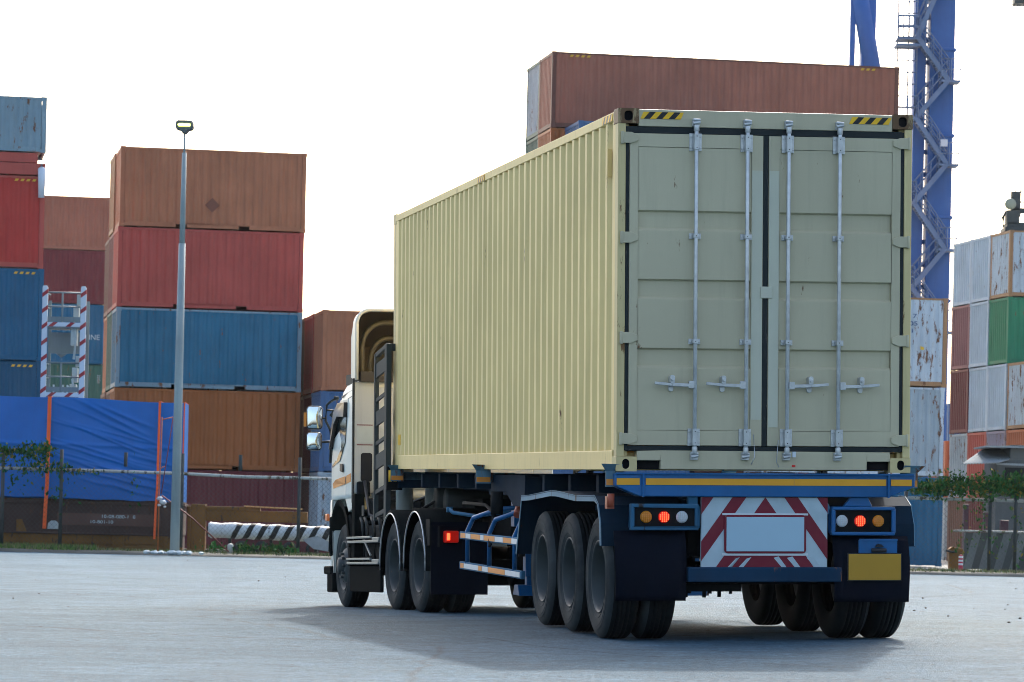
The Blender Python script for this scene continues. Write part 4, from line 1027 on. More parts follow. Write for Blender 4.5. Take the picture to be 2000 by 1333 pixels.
# ------------------------------------------------------------------ street lamp
lb_ = at(341, 1074, 91.5); lt_ = at(361, 262, 91.5)
LP = thing('street_lamp', 'tall tapered grey street lamp with lit head, standing in white rubble', 'street lamp', (lb_.x, lb_.y, .02))
hh = lt_.z - .02; lean = (lt_.x - lb_.x)
POLE = paint("galvanised_pole", (.27, .32, .32), fade=.25, grime=.4, rough=.55)
m = MB(); m.tube([(0, 0, 0), (lean * .5, 0, hh * .5), (lean * .74, 0, hh * .74)], [.125, .105, .09], 14); m.tube([(lean * .74, 0, hh * .74), (lean * .92, 0, hh * .955)], [.075, .06], 12)
m.tube([(lean * .92, 0, hh * .955), (lean, -.02, hh)], [.03, .028], 8); m.tube([(0, 0, 0), (.0, 0, .1)], [.2, .15], 12); m.build('pole', POLE, LP)
m = MB(); m.prism([(-.05, 0), (.05, 0), (.10, .07), (.21, .10), (.235, .17), (.22, .30), (.17, .335), (-.17, .335), (-.22, .30), (-.235, .17), (-.21, .10), (-.10, .07)], 1, -.22, .12)
m.xf(Matrix.Translation((lean, 0, hh)))
hd = m.build('lamp_head', flat("grey_lamp_head", (.09, .10, .10), .5), LP, .02)
MB().prism(rrect(-.16, .175, .16, .245, 5, .03), 1, -.235, -.221).xf(Matrix.Translation((lean, 0, hh))).build('lens', flat("lit_lamp_lens", (.8, .8, .2), .3, emit=((.8, 1.0, .12), 3.0)), hd)
RUB = flat("white_rubble", (.55, .6, .6), .8, var=.3, scale=9)
def rock(mb, c, r):
    n = 6; vs = []
    for i in range(4):
        for k in range(n):
            a = 2 * math.pi * k / n + i * .4; q = math.sin(math.pi * (i + .5) / 4) * r * random.uniform(.7, 1.2)
            vs.append((c[0] + q * math.cos(a), c[1] + q * math.sin(a), c[2] + (i / 3 - .3) * r * 1.1))
    mb.add(vs, [(i * n + k, i * n + (k + 1) % n, (i + 1) * n + (k + 1) % n, (i + 1) * n + k) for i in range(3) for k in range(n)] + [tuple(range(n)), tuple(range(3 * n, 4 * n))])
m = MB()
for i in range(26): rock(m, (lb_.x + random.gauss(-.02, .28), lb_.y - .3 + random.uniform(-.3, .3), .07), random.uniform(.04, .11))
tag(m.build('rubble', RUB, weld=False), 'white broken rubble heaped at the foot of the street lamp', 'rubble', kind='stuff')

# ------------------------------------------------------------------ tarpaulin load on a flat wagon
WY = 96.5; s96 = 6917 / WY
a0 = at(-140, 760, WY); a1 = at(362, 792, WY)
wr = math.atan2((a1.z - a0.z), 1) * 0
WAG = thing('flat_wagon', 'dark brown low flat wagon carrying the blue sheeted load', 'wagon', (a1.x, WY, 0), (0, 0, R(3)))
BRN = paint("dark_wagon_brown", (.055, .03, .024), rust=.2, fade=.4, rough=.8, rustcol=(.09, .04, .02))
OCH = paint("ochre_rusty_steel", (.16, .07, .01), rust=.25, fade=.4, rough=.7, rustcol=(.05, .03, .02), grime=.6)
def zpx(py, px=200, d=WY): return at(px, py, d).z
zt_t, zb_t, zw = zpx(787, 330), zpx(978, 200), zpx(1043, 200)
m = MB(); m.box(-7.3, 0, zw, .0, 2.4, zb_t + .02); m.box(-7.4, -.05, zb_t - .12, .05, 2.45, zb_t - .04); m.box(-7.4, -.06, zw - .03, .02, .1, zw + .02)
for x in (-6.2, -4.9, -3.2, -2.0, -.9): m.box(x, -.03, zw + .02, x + .06, .02, zb_t - .12)
dk = m.build('deck', BRN, WAG, .01)
m = MB(); m.box(-7.3, .05, .06, -.0, .4, .19); m.box(-7.3, .02, .25, -.0, .1, zw - .02); m.box(-7.3, .06, .19, -.0, .1, .25)
for x in (-6.6, -4.1, -1.9, -.5): m.box(x, .0, .05, x + .3, .25, zw)
m.build('underframe', OCH, WAG, .01)
MB().box(-7.3, .6, .0, -.02, 2.2, zw).build('underside', BRN, WAG)
m = MB(); m.box(-3.4, -.04, zw + .22, -.6, -.03, zw + .55); m.build('number_panel', paint("wagon_panel", (.085, .04, .03), fade=.3), WAG)
lettering('10-08-080-1  8', .13, WHITE, WAG, (-1.75, -.045, zw + .47), (R(90), 0, 0), 1.2); lettering('10-801-10', .12, WHITE, WAG, (-2.2, -.045, zw + .32), (R(90), 0, 0), 1.3)
MB().prism([(-3.66, zw + .10), (-3.34, zw + .10), (-3.36, zw + .26), (-3.44, zw + .33), (-3.56, zw + .33), (-3.64, zw + .26)], 1, -.06, -.03).build('pale_cover', flat("pale_plate", (.4, .45, .45), .6), WAG)
MB().prism([(-4.5, zw + .02), (-4.22, zw + .02), (-4.35, zw + .35), (-4.5, zw + .35)], 1, -.06, -.03).build('ochre_bracket', OCH, WAG)
TARP = paint("blue_tarpaulin", (.002, .115, .40), fade=.18, rough=.42, grime=.2)
m = MB(); nxx, nzz = 170, 110; x0_, x1_ = -7.25, .0; hgt = zt_t - zb_t; vs = []
def fold(u, v):   # u along from right end (m), v height 0..1
    f = 0
    for cx_, cz_, sl, am, wd, ln in FOLDS:
        t_ = (-u - cx_); dz_ = v * hgt - (cz_ + sl * t_)
        if 0 < t_ < ln: f += am * math.exp(-(dz_ / wd) ** 2) * math.sin(math.pi * min(1, t_ / ln)) ** .7
    f += .02 * math.sin(u * 2.1 + v * 3) + .012 * math.sin(u * 5 - v * 7) + .03 * math.exp(-((v * hgt - 1.45) / .05) ** 2)
    return f
FOLDS = [(random.uniform(.0, .9), .08 + .082 * i + random.uniform(-.03, .03), random.uniform(.2, .38), random.uniform(.02, .04), random.uniform(.018, .04), random.uniform(1.4, 3.4)) for i in range(20)] + \
        [(.9, 1.75, .45, .06, .06, 2.2), (.8, 2.0, .35, .05, .05, 1.8)]
for i in range(nxx + 1):
    for j in range(nzz + 1):
        u = x0_ + (x1_ - x0_) * i / nxx; v = j / nzz
        zt2 = zt_t + (-u) * .018 + .02 * math.sin(u * 1.7)
        zb2 = zb_t + (-u) * .012 + .015 * math.sin(u * 6)
        vs.append((u, -.12 - fold(u, v) + (.05 * v * v), zb2 + (zt2 - zb2) * v))
k = nzz + 1
m.add(vs, [(i * k + j, (i + 1) * k + j, (i + 1) * k + j + 1, i * k + j + 1) for i in range(nxx) for j in range(nzz)], 0, True)
top = []; 
for i in range(nxx + 1):
    p = vs[i * k + nzz]; top += [p, (p[0], 2.35, p[2] + .02)]
m.add(top, [(2 * i, 2 * i + 2, 2 * i + 3, 2 * i + 1) for i in range(nxx)], 0, True)
for i in (0, nxx):
    p = vs[i * k]; q = vs[i * k + nzz]; m.add([p, q, (p[0], 2.35, q[2] + .02), (p[0], 2.35, p[2])], [(0, 1, 2, 3)])
m.add([(x0_, 2.35, zb_t), (x1_, 2.35, zb_t), (x1_, 2.35, zt_t), (x0_, 2.35, zt_t)], [(0, 1, 2, 3)])
TP = m.build('sheeted_load', TARP, None); TP.location = WAG.location; TP.rotation_euler = WAG.rotation_euler
tag(TP, 'bulky load wrapped in creased blue tarpaulin with orange straps', 'sheeted load')
OST = flat("orange_strap", (.85, .12, .02), .5, var=.15)
for xs_, zlo in ((-3.66, .62), (-.68, .40), (-.012, .90)):
    ss = {-3.66: .05, -.68: .032}.get(xs_, .016)
    m = MB(); pp = [(xs_ - .004 * 0, -.23 - .02, zt_t + .10 - xs_ * .0), (xs_ - .02, -.24, 1.8), (xs_ - .05, -.24, 1.2), (xs_ - .07, -.22, zlo)]
    pp[0] = (xs_, -.22, zt_t - xs_ * .018)
    for a, b in zip(pp, pp[1:]): m.beam(a, b, ss * 2, .02)
    m.beam((xs_, -.22, pp[0][2] + .012), (xs_, 2.3, pp[0][2] + .035), ss * 2, .012)
    m.build('strap', OST, TP)

# ------------------------------------------------------------------ striped access tower behind the load
TX = 101.0
q0, q1 = at(79, 1000, TX), at(154, 1000, TX); qt = at(87, 562, TX); ql = at(85, 778, TX)
ST = thing('access_tower', 'red and white striped steel access tower with railed platforms behind the blue load', 'tower', (q0.x, TX, 0))
wd_ = q1.x - q0.x; WP = flat("white_post_paint", (.52, .57, .60), .5, var=.08); RP = flat("red_band_paint", (.30, .025, .03), .5)
SG = paint("tower_grey_paint", (.15, .19, .19), fade=.2)
for x in (0, wd_):
    m = MB(); m.box(x - .075, -.06, 0, x + .075, .06, qt.z); m.prism([(x - .075, qt.z), (x + .075, qt.z), (x + .04, qt.z + .06), (x - .06, qt.z + .05)], 1, -.06, .06)
    z = .3
    while z < qt.z: m.prism([(x - .078, z), (x + .078, z + .12), (x + .078, z + .24), (x - .078, z + .12)], 1, -.064, .064, 1); z += .46
    m.build('post', [WP, RP], ST)
    MB().box(x - .04, 1.1, 0, x + .04, 1.18, qt.z - .3).build('rear_post', SG, ST)
for py in (637, 774):
    z = at(120, py, TX).z
    fl = MB().box(.08, -.03, z - .06, wd_ - .08, 1.1, z).build('platform', SG, ST)
    m = MB().box(.076, -.05, z - .02, wd_ - .076, -.035, z + .10)
    for i in range(2): x = .1 + i * .5; m.prism([(x, z - .02), (x + .14, z - .02), (x + .28, z + .10), (x + .14, z + .10)], 1, -.055, -.049, 1)
    m.build('kick_plate', [WP, RP], fl)
    MB().box(.08, -.02, z + .12, wd_ - .08, .0, z + .26).build('cable_tray', SG, fl)
    m = MB()
    for zz in (.55, .95): m.tube([(.0, 0, z + zz), (wd_, 0, z + zz)], .024, 6); m.tube([(.0, 0, z + zz), (.0, 1.12, z + zz)], .02, 6)
    m.tube([(wd_ * .45, 0, z), (wd_ * .45, 0, z + .95)], .03, 6); m.build('railing', SG, fl)
for z0_ in (at(120, 640, TX).z, at(120, 760, TX).z):
    m = MB(); m.box(wd_ - .36, .1, z0_ - .5, wd_ - .18, .4, z0_ + .15); m.box(wd_ - .30, .1, z0_ + .2, wd_ - .14, .35, z0_ + .62); m.box(wd_ - .2, .05, z0_ + .65, wd_ - .09, .25, z0_ + .95); m.tube([(wd_ - .25, .05, z0_ - .9), (wd_ - .2, .05, z0_ - .3), (wd_ - .28, .05, z0_ + .3)], .04, 8)
    m.build('electrical_box', flat("pale_box", (.42, .46, .42), .5, var=.25), ST, .01)
z = at(120, 655, TX).z; m = MB(); m.prism([(.12, z - .5), (wd_ - .12, z - .5), (wd_ - .12, z + .1), (.12, z + .1)], 1, .5, .56); m.lathe([(0, .02), (.05, .09), (.11, .17), (.12, .001)], (wd_ * .42, .3, z - .62), 2, 14); m.build('floodlight', SG, ST)

# ------------------------------------------------------------------ fence, vines, guy wire
FY_ = 94.2
FG = paint("weathered_pipe", (.30, .32, .30), rust=.45, fade=.3, rough=.7, rustcol=(.07, .06, .04))
FD = paint("dark_fence_post", (.035, .045, .045), fade=.4, rough=.7)
def fence(name, label, pts, posts, zb_, zt_, d):
    F = thing(name, label, 'fence', (pts[0].x, pts[0].y, 0)); o = Vector((pts[0].x, pts[0].y, 0))
    MB().tube([p - o for p in pts], .045, 8).build('top_rail', FG, F)
    for px, y0, y1 in posts:
        a = at(px, y0, d) - o; b = at(px - (y1 - y0) * .0228, y1, d) - o
        MB().tube([(a.x, 0, a.z), (b.x, 0, b.z)], .05, 8).build('post', FD, F)
    # chain-link wires
    X0, X1 = 0, pts[-1].x - o.x; h = zt_ - zb_; m = MB(); st_ = .13; x = X0 - h
    while x < X1:
        for s_ in (1, -1):
            xa, za, xb, zb2 = (x, zb_, x + h, zt_) if s_ > 0 else (x, zt_, x + h, zb_)
            if xa < X0: za += s_ * (X0 - xa); xa = X0
            if xb > X1: zb2 -= s_ * (xb - X1); xb = X1
            if xb > xa: m.beam((xa, .03, za), (xb, .03, zb2), .004, .004)
        x += st_
    m.build('wire_mesh', flat("dull_wire", (.06, .07, .065), .7), F, weld=False)
    return F
fence('chain_link_fence', 'low weathered pipe and wire fence running in front of the blue sheeted load', [at(-60, 913, FY_), at(130, 918, FY_), at(345, 925, FY_), at(480, 932, FY_), at(585, 934, FY_), at(700, 938, FY_)],
      [(7, 874, 1062), (121, 878, 1064), (246, 884, 912), (357, 886, 1070), (470, 889, 920), (586, 894, 1080)], .1, at(300, 925, FY_).z, FY_)
FR = 90.0
fence('chain_link_fence', 'vine-covered wire fence beside the grey shed', [at(1755, 972, FR), at(1850, 975, FR), at(1990, 979, FR), at(2060, 982, FR)],
      [(1770, 960, 1112), (1935, 945, 1115), (1985, 935, 1115)], .1, at(1900, 976, FR).z, FR)
LEAF = []
for i, c in enumerate(((.03, .12, .03), (.05, .16, .04), (.11, .15, .03), (.025, .07, .022))): LEAF.append(flat(f"leaf_green_{'abcd'[i]}", tuple(v * .8 for v in c), .9, var=.3, spec=.03))
LEAF.append(flat("yellow_leaf", (.24, .18, .03), .9, spec=.03))
def leaves(mb, c, n, sp, r, w_=(4, 5, 2, 5, 1)):
    for _ in range(n):
        p = Vector((c[0] + random.gauss(0, sp[0]), c[1] + random.gauss(0, sp[1]), c[2] + random.gauss(0, sp[2])))
        a, b, g_ = (random.uniform(0, 6.28) for _ in range(3)); Mx = Euler((a, b, g_)).to_matrix(); q = r * random.uniform(.6, 1.6)
        mb.add([p + Mx @ Vector(v) * q for v in ((-1, 0, 0), (-.2, -.5, .1), (1, 0, 0), (-.2, .5, .1))], [(0, 1, 2, 3)], random.choices(range(5), w_)[0])
m = MB()
for px, py, n, sx_, sz_ in ((5, 881, 90, .2, .07), (30, 880, 60, .2, .06), (58, 884, 110, .14, .13), (85, 882, 80, .12, .14), (97, 877, 30, .12, .04), (20, 900, 30, .25, .15), (78, 905, 60, .2, .16), (120, 915, 40, .2, .08), (60, 918, 60, .5, .05), (170, 921, 30, .35, .04), (120, 950, 40, .2, .3), (30, 945, 40, .4, .3), (265, 960, 12, .1, .35)):
    c = at(px, py, FY_ - .05); leaves(m, c, int(n * 1.4), (sx_, .06, sz_), .055)
m.tube([at(-20, 880, FY_), at(40, 882, FY_), at(98, 876, FY_), at(121, 889, FY_)], .008, 5)
tag(m.build('vine', LEAF, weld=False), 'green vine clumps hanging over the pipe fence in front of the blue load', 'vine')
m = MB(); px = 1782
while px < 2040:
    k = min(1, (px - 1780) / 60); c = at(px, 956 - 6 * k + random.uniform(-6, 6), FR - .1)
    leaves(m, c, int((40 + 110 * k) * random.uniform(.2, 1.1)), (.12, .12, .05 + .09 * k), .055, (4, 5, 3, 4, 1)); px += 7
for px, py in ((1925, 985), (1915, 1000), (1885, 975), (1910, 1040), (1985, 1010), (1880, 1060), (1945, 1060), (1990, 1085)): leaves(m, at(px, py, FR - .1), 30, (.12, .08, .25), .045, (3, 4, 3, 3, 2))
m.tube([at(1780, 962, FR), at(1850, 948, FR), at(1950, 944, FR), at(2040, 938, FR)], .01, 5)
tag(m.build('vine', LEAF, weld=False), 'thick green and yellow vine sprawling along the fence by the shed', 'vine')
# rusty guy wires and thin ladder frame by the lamp
RW = flat("dark_red_rod", (.14, .03, .025), .6); O2 = flat("rusty_orange_tube", (.42, .12, .03), .6)
g_o = at(310, 1070, 92.6)
GW = thing('ladder_frame', 'thin rusty orange ladder-like frame and leaning rod beside the lamp post', 'frame', (g_o.x, g_o.y, 0)); go = Vector((g_o.x, g_o.y, 0))
def g_(px, py, d=92.6): return at(px, py, d) - go
m = MB(); m.tube([g_(317, 815), g_(311, 960), g_(308, 1078)], .017, 6); m.tube([g_(318, 820), g_(338, 815)], .014, 6); m.tube([g_(311, 917), g_(321, 911)], .012, 6); m.build('upright', O2, GW)
MB().tube([g_(338, 816), g_(330, 870), g_(315, 965)], .014, 6).build('leaning_rod', RW, GW)
MB().tube([g_(316, 968), g_(375, 1012), g_(447, 1078)], .018, 6).build('slack_cable', RW, GW)
m = MB()
for px, py, r in ((312, 975, .09), (318, 983, .11), (311, 988, .06), (322, 991, .05)): rock(m, g_(px, py, 92.5), r)
m.build('white_rag', flat("white_rag_cloth", (.5, .53, .55), .8), GW)

# ------------------------------------------------------------------ striped barrier, ochre frame, litter
BD = 94.6
b0, b1 = at(404, 1035, BD), at(655, 1045, BD)
BR = thing('striped_barrier', 'dented black and silver striped metal barrier between the lamp post and the truck', 'barrier', (b0.x, BD, 0)); bo_ = Vector((b0.x, BD, 0))
def barrier_tube(m, t0, t1, mi, sl):
    n = 8; vs = []
    for i in range(3):
        for k in range(n + 1):
            a = R(-100 + 200 * k / n); t_ = t0 + (t1 - t0) * i / 2 - sl * (k / n - .5) * 1.0
            c = b0.lerp(b1, t_) - bo_; r = .20 + .012 * math.sin(t_ * 37) + .008 * math.sin(t_ * 91 + k)
            vs.append((c.x, -r * math.cos(a), c.z + r * math.sin(a) * 1.05))
    m.add(vs, [(i * (n + 1) + k, (i + 1) * (n + 1) + k, (i + 1) * (n + 1) + k + 1, i * (n + 1) + k + 1) for i in range(2) for k in range(n)], mi, True)
BW = paint("silver_barrier_paint", (.55, .60, .62), rust=.2, fade=.3, rough=.4, rustcol=(.12, .12, .12)); BK = paint("black_barrier_paint", (.006, .008, .009), fade=.3, rough=.5)
m = MB(); barrier_tube(m, .03, .19, 0, -.0)
t_ = .19 + .02; barrier_tube(m, .14, .215, 0, -.10)
i = 0
while t_ < 1.0: barrier_tube(m, t_, t_ + .045, 1, -.10); barrier_tube(m, t_ + .045, t_ + .10, 0, -.10); t_ += .10
m.box(0, -.02, b0.z - .15, b1.x - b0.x, .1, b0.z + .1, 1)
m.build('striped_beam', [BW, BK], BR)
m = MB(); m.lathe([(-.01, .001), (-.01, .19), (.05, .20)], (.06, -.01, b0.z), 0, 14); m.build('rounded_end', BW, BR)
for f_ in (.18, .5, .85): MB().box(f_ * (b1.x - b0.x) - .04, -.0, 0, f_ * (b1.x - b0.x) + .04, .1, b0.z - .1).build('leg', BK, BR)
OF = thing('steel_frame', 'ochre rusty steel frame leaning against the maroon container', 'frame', (at(370, 1070, 97).x, 97, 0)); oo = Vector((at(370, 1070, 97).x, 97, 0))
def o_(px, py): return at(px, py, 97) - oo
m = MB()
a, b = o_(388, 985), o_(388, 1075); m.box(a.x - .2, -.1, 0, a.x + .2, .3, a.z); a = o_(372, 990); m.box(a.x - .06, -.16, 0, a.x + .02, -.1, a.z); m.build('column', OCH, OF, .01)
m = MB(); a, b = o_(366, 985), o_(600, 1015); m.box(a.x, -.05, b.z - .1, b.x, .25, b.z + .2); m.box(a.x, -.09, b.z + .2, a.x + 2.0, .25, a.z - .04); m.beam(o_(478, 990) - Vector((0, .1, 0)), o_(590, 995) - Vector((0, .1, 0)), .1, .05); m.build('beam', OCH, OF, .01)
MB().beam(o_(478, 989) - Vector((0, .2, 0)), o_(592, 995) - Vector((0, .2, 0)), .04, .035).build('bright_bar', flat("pale_orange_bar", (.55, .28, .10), .5), OF)
m = MB(); a, b = o_(440, 1045), o_(655, 1075); m.box(a.x, .4, .12, b.x, .6, a.z); m.build('wine_chassis', paint("wine_steel", (.10, .02, .025), fade=.3), OF, .01)
m = MB()
for px in (470, 510, 565, 610): c = o_(px, 1062); m.lathe([(0, .10), (0, .19), (.12, .19), (.12, .10)], (c.x, .15, .22), 1, 18)
m.build('hub_ring', DARKG, OF)
c = at(450, 1068, 93.2); m = MB().lathe([(0, .001), (0, .075), (.22, .08), (.26, .05), (.27, .001)], (0, 0, 0), 2, 14); o = m.build('canister', flat("pale_canister", (.38, .40, .38), .6, var=.35)); o.location = (c.x, c.y, .08); tag(o, 'small pale canister standing in the grass under the striped barrier', 'canister')
m = MB(); c = at(620, 1062, 93.4); m.prism([(-.4, .1), (-.1, -.15), (.35, -.22), (.4, .0), (.0, .2)], 1, -.02, .02); o = m.build('plastic_sheet', flat("dull_plastic", (.22, .24, .24), .6, var=.4)); o.location = (c.x, c.y, c.z); o.rotation_euler = (R(-12), 0, 0); tag(o, 'torn grey plastic sheet lying under the striped barrier near the front wheel', 'plastic sheet')
# low weeds under the barrier
for px, n in ((480, 120), (530, 100), (565, 60), (415, 40)):
    c = at(px, 1075, 93.0); m = MB(); leaves(m, (0, 0, .17), n, (.16, .1, .07), .06, (3, 5, 2, 3, 0))
    m.tube([(0, 0, 0), (.02, 0, .2)], .008, 4); o = m.build('weed', LEAF, weld=False); o.location = (c.x, c.y, .06)
    tag(o, {480: 'bushy green weed below the second black stripe of the barrier', 530: 'dark green weed below the middle of the striped barrier', 565: 'small yellow-green weed nearer the truck under the barrier', 415: 'sparse weed below the rounded end of the barrier'}[px], 'weed', 'weeds under the barrier')
# grass on the verge
GR = [flat("grass_green", (.09, .17, .03), .8, var=.4), flat("grass_dry", (.22, .20, .09), .8, var=.4), flat("grass_dark", (.035, .07, .02), .8, var=.4)]
m = MB()
for i in range(9000):
    px = random.uniform(-40, 690) if random.random() < .85 else random.uniform(1755, 2040); e = at(px, 1080, 92)
    y = edge_y(e.x) + random.uniform(.15, 3.0); x = e.x * y / 92; dens = 1 if px < 190 else .45
    if random.random() > dens and px < 1700: continue
    h_ = random.uniform(.05, .18) * (1.2 if px < 190 else .7); a = random.uniform(0, 3.14); w_ = .02
    dx, dy = math.cos(a) * w_, math.sin(a) * w_; lx = random.gauss(0, .05)
    m.add([(x - dx, y - dy, .05), (x + dx, y + dy, .05), (x + lx, y + random.gauss(0, .04), .06 + h_)], [(0, 1, 2)], random.choices((0, 1, 2), (6, 3, 2) if px < 190 else (2, 6, 3))[0])
tag(m.build('grass', GR, weld=False), 'patchy short green and dry grass along the far road edge', 'grass', kind='stuff')
m = MB()
for i in range(34):
    px = random.uniform(0, 1000) if i < 22 else random.uniform(1760, 2000); p = at(px, random.uniform(1085, 1200), 60)
    y = random.uniform(30, 85); x = (px - 1000) / FPX * y; 
    if -2.5 < x - (.8 - (y - 28) * .18) < 3.5 and y < 48: continue
    rock(m, (x, y, gz(x, y) + .008), random.uniform(.008, .02))
tag(m.build('pebbles', flat("dark_pebble", (.05, .06, .06), .9), weld=False), 'small dark pebbles scattered on the road', 'pebbles', kind='stuff')

# ------------------------------------------------------------------ right side: shed, bin, bollard, boards
S0 = at(1960, 1100, 103)
SH = thing('shed', 'grey shed with sloping corrugated roof behind the vine-covered fence', 'shed', (S0.x, 103, 0)); so = Vector((S0.x, 103, 0))
def s_(px, py, d=103): return at(px, py, d) - so
SHW = paint("grey_shed_wall", (.09, .10, .10), fade=.3, rough=.8); RF = paint("grey_roof_sheet", (.24, .27, .28), fade=.3, rough=.8, spec=.05)
a = s_(1946, 903); m = MB(); m.box(a.x, 0, 0, a.x + 3.0, 2.6, a.z + .1); b = s_(2000, 870)
m.box(a.x + .4, 0, a.z + .1, a.x + 3.0, 2.6, b.z); m.build('wall', SHW, SH, .01)
MB().box(a.x + .25, -.02, a.z - .95, a.x + 1.4, -.003, a.z - .15).build('dark_opening', flat("dark_interior", (.01, .012, .013), .8), SH)
MB().beam((a.x, -.04, a.z - .05), (a.x + 2.0, -.04, a.z - .08), .06, .06).build('lintel', RF, SH)
A_, B_, C_, D_ = s_(1878, 907, 102.4), s_(1946, 905, 102.4), s_(2070, 850, 102.6), s_(1925, 874, 105.5)
E_c = s_(2075, 868, 105.5)
m = MB(); n = 24; vs = []
for i in range(n + 1):
    t_ = i / n; p = A_.lerp(B_, t_); q = D_.lerp(E_c, t_); off = .03 if i % 2 else 0
    for r_k in (0, 1): v = p.lerp(q, r_k); vs.append((v.x, v.y, v.z + off))
m.add(vs, [(2 * i, 2 * i + 2, 2 * i + 3, 2 * i + 1) for i in range(n)])
o = m.build('roof_slope', RF, SH); sl = o.modifiers.new('solid', 'SOLIDIFY'); sl.thickness = .02
m = MB(); p, q = s_(1918, 875, 103.5), s_(2070, 866, 103.5); m.box(p.x, -.3, p.z, q.x, 2.4, p.z + .045); o = m.build('upper_roof', RF, SH)
c = at(1867, 1100, 91.8)
BN = thing('waste_bin', 'ochre wheeled waste bin with dark lid behind the fence', 'bin', (c.x, 91.8, 0))
m = MB(); m.prism([(-.16, .08), (.16, .08), (.19, .55), (-.19, .55)], 1, 0, .35); m.build('body', OCH, BN, .015)
m = MB(); m.prism([(-.20, .555), (.21, .555), (.16, .66), (-.10, .70), (-.18, .64)], 1, -.03, .38); m.build('lid', OCH, BN, .015)
m = MB(); m.tube([(-.28, -.05, .60), (-.1, -.06, .56), (.02, -.05, .58)], .03, 8); m.build('handle', TB, BN)
for x in (-.14, .14): MB().lathe([(0, .001), (0, .07), (.05, .07), (.05, .001)], (x - .02, .3, .08), 0, 12).build('wheel', TB, BN)
c = at(1876, 1118, 89.6)
BO = thing('bollard', 'red traffic post with white reflective rings at the far road edge', 'bollard', (c.x, 89.6, .0))
MB().lathe([(0, .13), (.02, .13), (.03, .07), (.05, .055), (.46, .05), (.50, .03), (.51, .001)], (0, 0, 0), 2, 16).build('post', flat("red_bollard", (.36, .02, .05), .5), BO)
for z in (.24, .33, .42): MB().lathe([(0, .053), (.002, .057), (.045, .056), (.047, .052)], (0, 0, z), 2, 16).build('reflective_ring', WTAPE, BO)
bx = at(1850, 1100, 92.8)
BB = thing('striped_hoarding', 'low hoarding with faded dark and pale diagonal stripes behind the fence', 'hoarding', (at(1882, 1100, 93).x, 93, 0))
w_b = 2.6; hz0, hz1 = .12, at(1950, 1042, 93).z
m = MB().box(0, 0, hz0, w_b, .08, hz1); pb = m.build('panel', paint("pale_hoarding", (.12, .14, .14), fade=.3, grime=.5), BB)
m = MB(); x = -.2
while x < w_b: m.prism(clip(clip([(x, hz0), (x + .19, hz0), (x + .19 + .25, hz1), (x + .25, hz1)], 1, 0, w_b), -1, 0, 0) or [(0, hz0), (.01, hz0), (0, hz0 + .01)], 1, -.004, .0); x += .40
m.build('dark_stripes', paint("dark_hoarding", (.045, .055, .055), fade=.3), pb, weld=False)
m = MB().tube([(-.3, -.06, hz1 + .04), (w_b, -.06, hz1 + .04)], .03, 6); m.build('rail', FG, BB)
m = MB()
for i, x in enumerate((.02, .55, 1.0)): m.box(x, .3, 0, x + (.2 if i else .12), .6, hz1 + .75 - .2 * i)
m.build('machine_frame', paint("maroon_machine", (.07, .03, .04), fade=.4), BB, .01)
p0, p1 = at(1850, 1108, 90.6), at(2040, 1118, 90.6)
o = MB().box(0, 0, 0, p1.x - p0.x, .15, .10).build('kerb', paint("pale_kerb", (.30, .33, .33), fade=.3)); o.location = (p0.x, 91.6, .0); o['kind'] = 'structure'
c = at(1925, 1122, 89.0); m = MB()
for i in range(7): rock(m, (random.gauss(0, .09), random.gauss(0, .04), .05), random.uniform(.03, .06))
o = m.build('litter', RUB, weld=False); o.location = (c.x, c.y, 0); tag(o, 'small heap of white litter on the road edge below the vine fence', 'litter')

# ------------------------------------------------------------------ quay crane
CY = 165.0
c0 = at(1816, 1100, CY); CRN = thing('quay_crane', 'tall blue steel dockside crane legs with zigzag stairs beyond the containers', 'crane', (c0.x, CY, 0)); co = Vector((c0.x, CY, 0))
CB = paint("crane_blue_paint", (.045, .13, .36), fade=.12, rough=.5, grime=.25); CG = paint("crane_stair_grey", (.13, .19, .30), fade=.15)
def c_(px, py, d=CY): return at(px, py, d) - co
TOPZ = c_(1838, -60).z; sc_c = FPX / CY
w1 = 48 / sc_c
m = MB(); m.box(-w1 / 2 + .05, 0, 0, w1 / 2 + .05, 1.4, TOPZ); m.build('main_leg', CB, CRN, .03)
m = MB(); xl = c_(1790, 500).x; m.box(xl - .28, .2, 0, xl + .28, 1.2, TOPZ); m.build('side_leg', CB, CRN, .03)
m = MB(); z = 1.0
while z < TOPZ - .5: m.box(xl + .28, .5, z, -w1 / 2 + .05, .6, z + .22); z += 1.05
m.build('lacing_plates', CB, CRN)
fl_y = [588, 425, 265, 97, -5]
for py in fl_y:
    z = c_(1850, py).z; m = MB(); m.box(-w1 / 2 - .02, -.09, z - .07, w1 / 2 + .13, 1.5, z + .07); m.build('flange', CB, CRN, .03)
def flight(a, b, d0=-.9):
    m = MB()
    for dy in (d0, d0 + .75):
        m.beam((a.x, dy, a.z), (b.x, dy, b.z), .06, .22)
        for hh_ in (.55, 1.0): m.tube([(a.x, dy, a.z + hh_), (b.x, dy, b.z + hh_)], .028, 5)
        for k in range(5): t_ = k / 4; p = a.lerp(b, t_); m.tube([(p.x, dy, p.z), (p.x, dy, p.z + 1.0)], .025, 5)
    for k in range(14): p = a.lerp(b, (k + .5) / 14); m.box(p.x - .12, d0, p.z - .015, p.x + .12, d0 + .75, p.z + .015)
    m.build('stair_flight', CG, CRN)
xL, xR = 1790, 1852
zz = [(-70, 'R'), (78, 'L'), (162, 'R'), (235, 'L'), (325, 'R'), (400, 'L'), (490, 'R'), (565, 'L'), (650, 'R')]
pts = [c_((xL if s == 'L' else xR) - (py * .0228), py) for py, s in zz]
for a, b in zip(pts, pts[1:]): flight(a, b)
